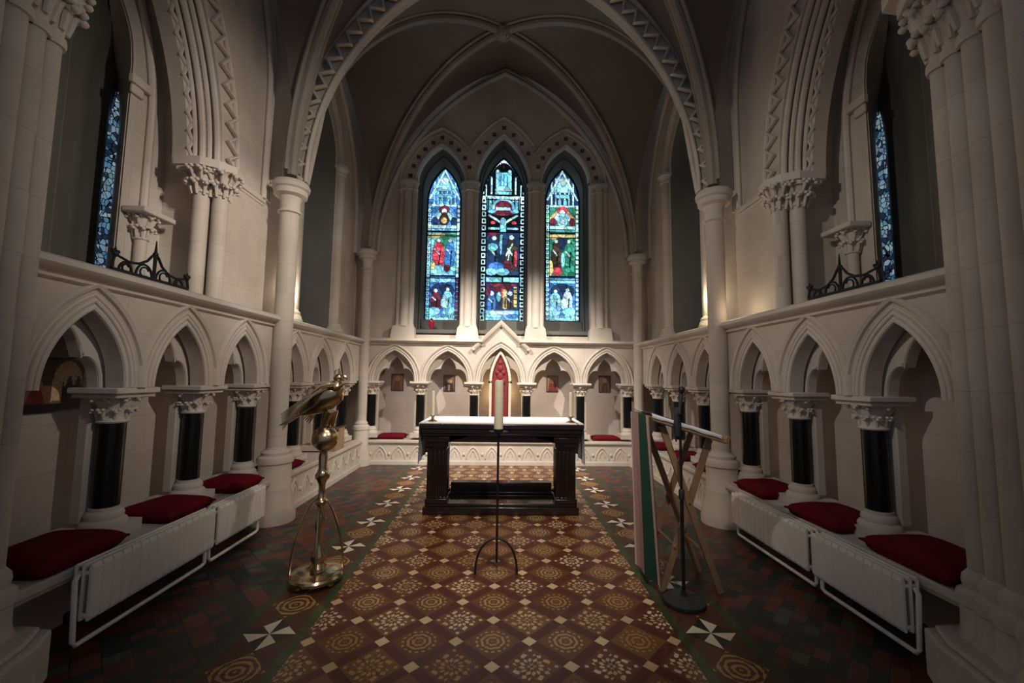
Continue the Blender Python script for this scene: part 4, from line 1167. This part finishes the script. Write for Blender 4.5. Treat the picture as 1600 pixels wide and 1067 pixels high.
q.tube([(bx_+.095, by_, 1.512), (bx_+.125, by_, 1.505)], [.010, .004], 6); q.build('beak', 'brass', hd)
q = MB(); q.tube([(bx_+.055, by_, 1.55), (bx_+.05, by_, 1.575), (bx_+.065, by_, 1.59)], [.012, .008, .002], 6); q.build('crest', 'brass', hd)
for e in (-1, 1):   # wings: layered feathers sweeping back and down
    q = MB()
    sh = Vector((bx_+.05, by_+e*.075, 1.455))
    for k in range(9):
        f = k/8; tip = Vector((bx_-.22-.07*(1-f)+.0, by_+e*(.10+.10*f), 1.235-.01*k+.02*(1-f)))
        st = sh+Vector((-.02*k*.5, e*.005*k, -.004*k)); mid = st.lerp(tip, .5)+Vector((0, e*.02, .016))
        q.tube([st, mid, tip], [.022, .021, .006], 8, flat=.4)
    q.tube([sh+Vector((.02, -e*.03, -.04)), sh+Vector((.02, 0, .012)), sh+Vector((-.05, e*.01, 0)), sh+Vector((-.13, e*.012, -.05))], [.02, .030, .024, .008], 8)
    q.build('wing', 'brass', t)
q = MB()
for k in range(-2, 3): q.tube([(bx_-.17, by_+k*.008, 1.265), (bx_-.25, by_+k*.02, 1.215), (bx_-.315, by_+k*.03, 1.17)], [.016, .018, .012], 8, flat=.4)
q.build('tail', 'brass', t)
q = MB()
q.tube([(bx_+.075, by_-.06, 1.44), (bx_+.12, by_-.08, 1.455), (bx_+.155, by_-.085, 1.485)], [.022, .014, .005], 8); q.build('wing_tip', 'brass', t)

# ================================================================== FOLDING WOODEN LECTERN
t = thing('folding_lectern', 'pale oak folding reading desk on crossed legs right of the altar', 'lectern', (1.38, 3.25, 0))
def board(q, a, b, w, th, side):
    a = Vector(a); b = Vector(b); d = (b-a).normalized(); s = Vector(side); n = d.cross(s).normalized()
    vs = []
    for p in (a, b):
        for i, j in ((-1, -1), (1, -1), (1, 1), (-1, 1)): vs.append(p+n*w/2*i+s*th/2*j)
    q.add(vs, [(0, 3, 2, 1), (4, 5, 6, 7), (0, 1, 5, 4), (1, 2, 6, 5), (2, 3, 7, 6), (3, 0, 4, 7)])
xl, xr = 1.135, 1.62
for yy, yo, fx in ((3.11, 0, (1.195, 1.60, 1.18, 1.59)), (3.44, 0, (1.17, 1.60, 1.155, 1.60))):
    board(q := MB(), (fx[0], yy, 1.20), (fx[1], yy, 0.012), .045, .022, (0, 1, 0)); q.build('leg', 'oak', t)
    board(q := MB(), (fx[3]-.03, yy+.024, 1.10), (fx[2], yy+.024, 0.012), .045, .022, (0, 1, 0)); q.build('leg', 'oak', t)
    MB().tube([(1.385, yy-.02, .64), (1.385, yy+.045, .64)], .008, 8).build('pivot', 'brass', t)
for x, z in ((1.45, .33), (1.28, .33)):
    MB().tube([(x, 3.11, z), (x, 3.46, z)], .012, 8).build('stretcher', 'oak', t)
q = MB(); board(q, (1.10, 3.255, 1.262), (1.63, 3.255, 1.10), .034, .485, (0, 1, 0)); q.build('desk_top', 'oak', t, bevel=.006)
q = MB(); board(q, (1.62, 3.25, 1.09), (1.64, 3.25, 1.14), .03, .50, (0, 1, 0)); q.build('lip', 'oak', t, bevel=.004)
o = thing('book_cloth', 'white cloth lying over the sloping top of the folding desk', 'cloth', (1.4, 3.25, 1.2))
q = MB()
q.grid(lambda u, v: (1.085+.50*u, 3.01+.47*v, 1.292-.150*u+.003*math.sin(v*9+u*7)), 24, 16)
q.grid(lambda u, v: (1.085+.50*u, 3.01+.47*v, 1.300-.150*u+.003*math.sin(v*9+u*7)), 24, 16)
for off in (0, .005): q.grid(lambda u, v: (1.085+.50*u, 3.008-.004*math.sin(v*3)-off, 1.298-.150*u-(.026+.003*math.sin(u*19))*v), 24, 4)
q.build('fabric', 'linen', o)
bn = thing('lectern_banner', 'hanging banner with green stripe and pink lace on the folding desk', 'banner', (1.09, 3.28, .05))
def ban(v0, v1, mt, nm, xo=0, zl=.06):
    q = MB()
    for off in (0, .006):
        def fn(u, v):
            w = v0+(v1-v0)*u; y = 3.06+.40*w
            x = 1.088-.012+xo+off+.014*math.sin(w*9)*(.3+v)*.7+.05*(1-w)*v+.02*v
            return (x, y, 1.275+.0-(1.275-zl)*v)
        q.grid(fn, 10, 30)
    q.build(nm, mt, bn)
ban(.0, .16, 'palepink', 'border_strip'); ban(.16, .54, 'green', 'green_stripe', -.001); ban(.54, 1.0, 'pink', 'lace_strip'); ban(.96, 1.02, 'palepink', 'border_strip', -.004)

# ================================================================== MICROPHONE STAND
mx, my = 1.285, 3.0
t = thing('microphone_stand', 'black microphone stand with round base in front of the folding desk', 'microphone stand', (mx, my, 0))
MB().lathe([(.14, 0), (.145, .01), (.142, .028), (.06, .042), (.02, .05), (.018, .08)], (mx, my, 0), 36).build('base', 'rubber', t)
MB().tube([(mx, my, .05), (mx, my, .75)], .012, 12).build('pole', 'iron', t)
up_ = MB().tube([(mx, my, .73), (mx, my, 1.25)], .009, 12).build('upper_pole', 'iron', t)
MB().lathe([(.018, 0), (.02, .01), (.02, .06), (.014, .07)], (mx, my, .70), 12).build('clutch', 'rubber', t)
MB().tube([(mx-.02, my, 1.14), (mx-.025, my, 1.30), (mx-.01, my, 1.34)], .022, 10).build('clip', 'rubber', up_)
MB().tube([(mx-.03, my, 1.10), (mx-.05, my, 1.20), (mx-.035, my, 1.27), (mx-.005, my, 1.33)], .006, 6).build('cable', 'rubber', t)
o = thing('microphone', 'black handheld microphone clipped on top of the stand', 'microphone', (mx, my, 1.33))
MB().tube([(mx-.012, my-.02, 1.30), (mx+.0, my-.01, 1.37), (mx+.012, my, 1.44)], [.011, .013, .017], 12).build('handle', 'rubber', o)
q = MB(); q.ball((mx+.018, my+.005, 1.468), .024, .024, .028, n=14, m=10); q.build('grille', 'iron', o)

# ================================================================== IRON CRESTING
for sg, side in ((-1, 'left'), (1, 'right')):
    t = thing('iron_cresting', 'black wrought iron scroll cresting standing on the %s ledge' % side, 'ironwork', (sg*2.46, 2.93, ZL), 'iron crestings')
    X_ = 2.46; c = 2.94 if sg < 0 else 2.93
    def W_(s, z): return (sg*X_, c+s*.89, ZL+.005+z*.9)
    q = MB(); q.tube([W_(-.36, .012), W_(.36, .012)], .011, 6)
    top = [(-.36, .02), (-.34, .12), (-.31, .11), (-.22, .09), (-.14, .10), (-.07, .14), (-.03, .19), (0, .22), (.03, .19), (.07, .13), (.14, .085), (.22, .07), (.31, .085), (.34, .10), (.36, .02)]
    q.tube([W_(*p) for p in top], .009, 6)
    q.tube([W_(0, .01), W_(0, .20), W_(0, .32)], [.010, .012, .003], 6)
    q.ball(W_(0, .21), .018); q.build('frame', 'iron', t)
    q = MB()
    for cc, r in ((-.25, .052), (-.09, .072), (.09, .072), (.25, .045)):
        q.tube([W_(cc+r*math.cos(a)*(1-.0*a), .015+r*1.25*math.sin(a)) for a in [PI*i/12 for i in range(13)]], .008, 6)
        q.tube([W_(cc+r*.5*math.cos(a), .02+r*.55*(1-a/9)*1.0+r*.45*math.sin(a)) for a in [i*.45 for i in range(14)]], .006, 6)
    q.build('scrollwork', 'iron', t)
    for s, z in ((-.34, .12), (.34, .10)):
        q = MB()
        for k in (-1, 0, 1): q.tube([W_(s, z-.02), W_(s+k*.025, z+.02), W_(s+k*.03, z+.05-abs(k)*.02)], [.010, .012, .003], 6)
        q.ball(W_(s, z), .018); q.build('finial', 'iron', t)

# ================================================================== SHRINE, ICONS, LAMP, BOX
t = thing('shrine_panel', 'cream pointed arch frame around a red figured panel in the centre niche', 'shrine', (-.03, 7.6, .42))
sy_ = 7.56; Sm = map_back(sy_)
q = MB(); sweep(q, Sm, arch_path(-.03, .165, 1.45, .53, n=14, drop=1.03), [(-.012, 0), (-.012, .06), (.030, .06), (.030, 0), (.01, -.012)])
q.build('frame', 'cream', t)
q = MB(); pa = arch_path(-.03, .16, 1.45, .52, n=14, drop=1.03)
q.prism(pa, lambda p: Sm(p[0], p[1], .035), lambda p: Sm(p[0], p[1], .06)); q.build('panel', 'redp', t, smooth=False)
q = MB()
for s, z, r in ((0, 1.80, .035), (0, 1.70, .05), (-.05, 1.62, .04), (.05, 1.62, .04), (0, 1.55, .06), (-.04, 1.45, .05), (.05, 1.46, .05), (0, 1.33, .08)):
    q.ball(Sm(-.03+s, z, .03), r, .022, r*1.25, n=12, m=8)
q.build('relief_figure', 'redp', t)
for s in (-.215, .155):
    MB().box(s-.03, sy_-.01, 1.43, s+.03, sy_+.03, 1.47).build('shoulder_block', 'mahog', t, bevel=.006)

def icon(name, label, Mf, s0, z0, w, h, fn, d=0, n=22, arch=False):
    t = thing(name, label, 'picture', Mf(s0+w/2, z0, d))
    m_ = int(n*h/w); vs = []; fs = []; cols = []
    for j in range(m_+1):
        for i in range(n+1): vs.append(Mf(s0+w*i/n, z0+h*(1-j/m_), d-.019))
    for j in range(m_):
        for i in range(n):
            fs.append((j*(n+1)+i, (j+1)*(n+1)+i, (j+1)*(n+1)+i+1, j*(n+1)+i+1)); cols += [(*fn((i+.5)/n, (j+.5)/m_), 1)]*4
    me = bpy.data.meshes.new('painting'); me.from_pydata(vs, [], fs)
    at = me.color_attributes.new('paint', 'FLOAT_COLOR', 'CORNER'); at.data.foreach_set('color', np.array(cols, np.float32).ravel())
    me.materials.append(M['icon']); o = bpy.data.objects.new('painting', me); COL.objects.link(o); o.parent = t; o.matrix_parent_inverse = Matrix.Translation(-Vector(t.location))
    q = MB(); a = Mf(s0-.008, z0-.008, d-.018); b = Mf(s0+w+.008, z0+h+.008, d+.0)
    q.box(min(a[0], b[0]), min(a[1], b[1]), z0-.008, max(a[0], b[0]), max(a[1], b[1]), z0+h+.008); q.build('board', 'mahog', t)
def icf(bg, robe, halo, skin, two=False):
    def f(u, v):
        c = bg
        if v < .12 or u < .06 or u > .94: return tuple(k*.7 for k in bg)
        heads = ((.36, .32), (.66, .38)) if two else ((.5, .28),)
        for hu, hv in heads:
            if abs(u-hu) < .24*(v-.2)+.1 and v > hv+.05: c = robe
        for hu, hv in heads:
            r = math.hypot((u-hu), (v-hv)*1.25)
            if r < .19: c = halo
            if r < .10: c = skin
        if v > .6 and abs(u-.5) < .1: c = tuple(k*.5+.02 for k in skin)
        j = .85+.3*random.random(); return tuple(min(1, k*j) for k in c)
    return f
IB = map_back(7.98)
icon('icon_picture', 'small dark red icon picture in the far left niche of the altar wall', IB, -2.085, 1.27, .215, .30, icf((.16, .07, .05), (.10, .03, .03), (.25, .13, .06), (.16, .08, .05)))
icon('icon_picture', 'small icon picture with pale figures in the niche left of the shrine', IB, -1.10, 1.27, .20, .29, icf((.18, .12, .10), (.04, .02, .03), (.30, .18, .08), (.45, .38, .32), True))
icon('icon_picture', 'small icon picture with a red robed figure in the niche right of the shrine', IB, .865, 1.28, .205, .29, icf((.30, .19, .13), (.22, .02, .03), (.22, .12, .06), (.14, .07, .05), True))
icon('icon_picture', 'small dark brown icon picture in the far right niche of the altar wall', IB, 1.865, 1.28, .215, .30, icf((.15, .08, .06), (.07, .03, .03), (.26, .15, .08), (.20, .11, .07)))
def nearicon(u, v):
    # arched gold scene on brown; dark figure at the right
    u = u if True else 1-u
    c = (.16, .08, .045)
    r = math.hypot((u-.72)/.26, (v-.45)/.42)
    if v > .86: return (.02, .012, .01)  # shadow painted as a dark band along the bottom
    if (abs(u-.72) < .26 and v > .45) or r < 1: c = (.75, .52, .28)
    if (abs(u-.80) < .17 and v > .42+.1*math.sin(u*40)): c = (.035, .02, .02)
    if u < .35 and abs(u-.2) < .25*(v-.25): c = (.12, .015, .015)
    j = .85+.3*random.random(); return tuple(k*j for k in c)
IL = lambda s, z, d: (-(XB+d), s, z)
icon('icon_picture', 'brown and gold icon picture in the nearest niche of the left wall', IL, 2.66, 1.29, .37, .34, nearicon, 0, 40)

t = thing('votive_lamp', 'small ruby glass votive lamp on the sill of the left lancet', 'lamp', (-1.33, 7.75, 2.40))
MB().lathe([(.035, 0), (.04, .01), (.02, .02), (.03, .04), (.048, .09), (.05, .15), (.042, .18)], (-1.33, 7.74, 2.40), 18).build('glass_cup', 'redglass', t)
MB().lathe([(.044, .178), (.02, .21), (.008, .225)], (-1.33, 7.74, 2.40), 18).build('lid', 'brass', t)
t = thing('offering_box', 'tan wooden box with dark lid on the left bench behind the eagle lectern', 'box', (-2.50, 6.35, ZS-.02))
MB().box(-2.51, 6.18, ZS-.02, -2.395, 6.52, .76).build('body', 'box', t, bevel=.006)
MB().box(-2.52, 6.16, .76, -2.385, 6.54, .79).build('lid', 'mahog', t, bevel=.004)
t = thing('wall_bracket', 'short stone bracket shelf on the right wall beside the near pier', 'bracket', (2.9, 2.45, 1.4))
MB().box(2.80, 2.36, 1.40, 2.98, 2.52, 1.445).build('shelf', 'carved', t, bevel=.006)

# ================================================================== LIGHTS
def light(kind, loc, energy, color, size=.1, target=None, spot=60, blend=.6):
    l = bpy.data.lights.new('lamp', kind); l.energy = energy; l.color = color
    o = bpy.data.objects.new('lamp_or_fill', l); COL.objects.link(o); o.location = loc
    if kind == 'SPOT': l.spot_size = math.radians(spot); l.spot_blend = blend; l.shadow_soft_size = size
    elif kind == 'AREA': l.size = size
    else: l.shadow_soft_size = size
    if target is not None:
        o.rotation_euler = (Vector(target)-Vector(loc)).to_track_quat('-Z', 'Y').to_euler()
    return o
WARM = (1.0, .89, .77)
light('SPOT', (2.0, 1.2, 4.4), 520, WARM, .06, (-2.5, 4.6, 2.6), 58, 1)
light('SPOT', (-2.0, 1.2, 4.4), 270, WARM, .06, (2.5, 4.6, 2.2), 60, 1)
light('SPOT', (.4, -.8, 4.6), 430, WARM, .08, (0, 4.3, .9), 46, 1)  # added fill light from behind the camera toward the altar
light('SPOT', (1.5, 1.5, 4.6), 480, WARM, .05, (-2.75, 4.35, 2.75), 24, .9)
light('SPOT', (0, 2.6, 6.2), 620, (1.0, .84, .66), .08, (0, 4.4, 0), 50, 1)
# floods fixed behind the chancel arch
light('SPOT', (-1.75, 4.95, 4.3), 900, WARM, .05, (.4, 7.6, .3), 74, 1)
light('SPOT', (1.75, 4.95, 4.3), 900, WARM, .05, (-.4, 7.6, .3), 74, 1)
light('POINT', (-.03, 7.90, 1.25), 7, (1.0, .72, .35), .05)
light('POINT', (2.50, 4.32, 2.3), 1.2, (1.0, .82, .5), .06)
light('POINT', (2.62, 5.25, 2.6), 6, (1.0, .82, .5), .04)
light('POINT', (-2.60, 5.25, 2.6), 5, (1.0, .82, .6), .04)

w = bpy.data.worlds.new('World'); sc.world = w; w.use_nodes = True
w.node_tree.nodes['Background'].inputs[0].default_value = (.82, .86, 1.0, 1)
w.node_tree.nodes['Background'].inputs[1].default_value = .16

# ================================================================== CAMERA
F = 650; TH = math.atan(55/650); PS = math.atan(15/650); RO = .012
f = Vector((math.sin(PS)*math.cos(TH), math.cos(PS)*math.cos(TH), math.sin(TH)))
r0 = f.cross(Vector((0, 0, 1))).normalized(); u0 = r0.cross(f)
r = r0*math.cos(RO)+u0*math.sin(RO); u = u0*math.cos(RO)-r0*math.sin(RO)
cam = bpy.data.cameras.new('camera'); co = bpy.data.objects.new('camera', cam); COL.objects.link(co)
cam.sensor_width = 36; cam.lens = 36*F/1600; cam.clip_start = .05
mw = Matrix((r, u, -f)).transposed().to_4x4(); mw.translation = Vector((0, 0, 1.55)); co.matrix_world = mw
sc.camera = co
vs_ = sc.view_settings
vs_.view_transform = 'Standard'; vs_.look = 'None'; vs_.gamma = 1; vs_.use_curve_mapping = False; vs_.exposure = 0
sc.cycles.max_bounces = 6; sc.cycles.use_denoising = True
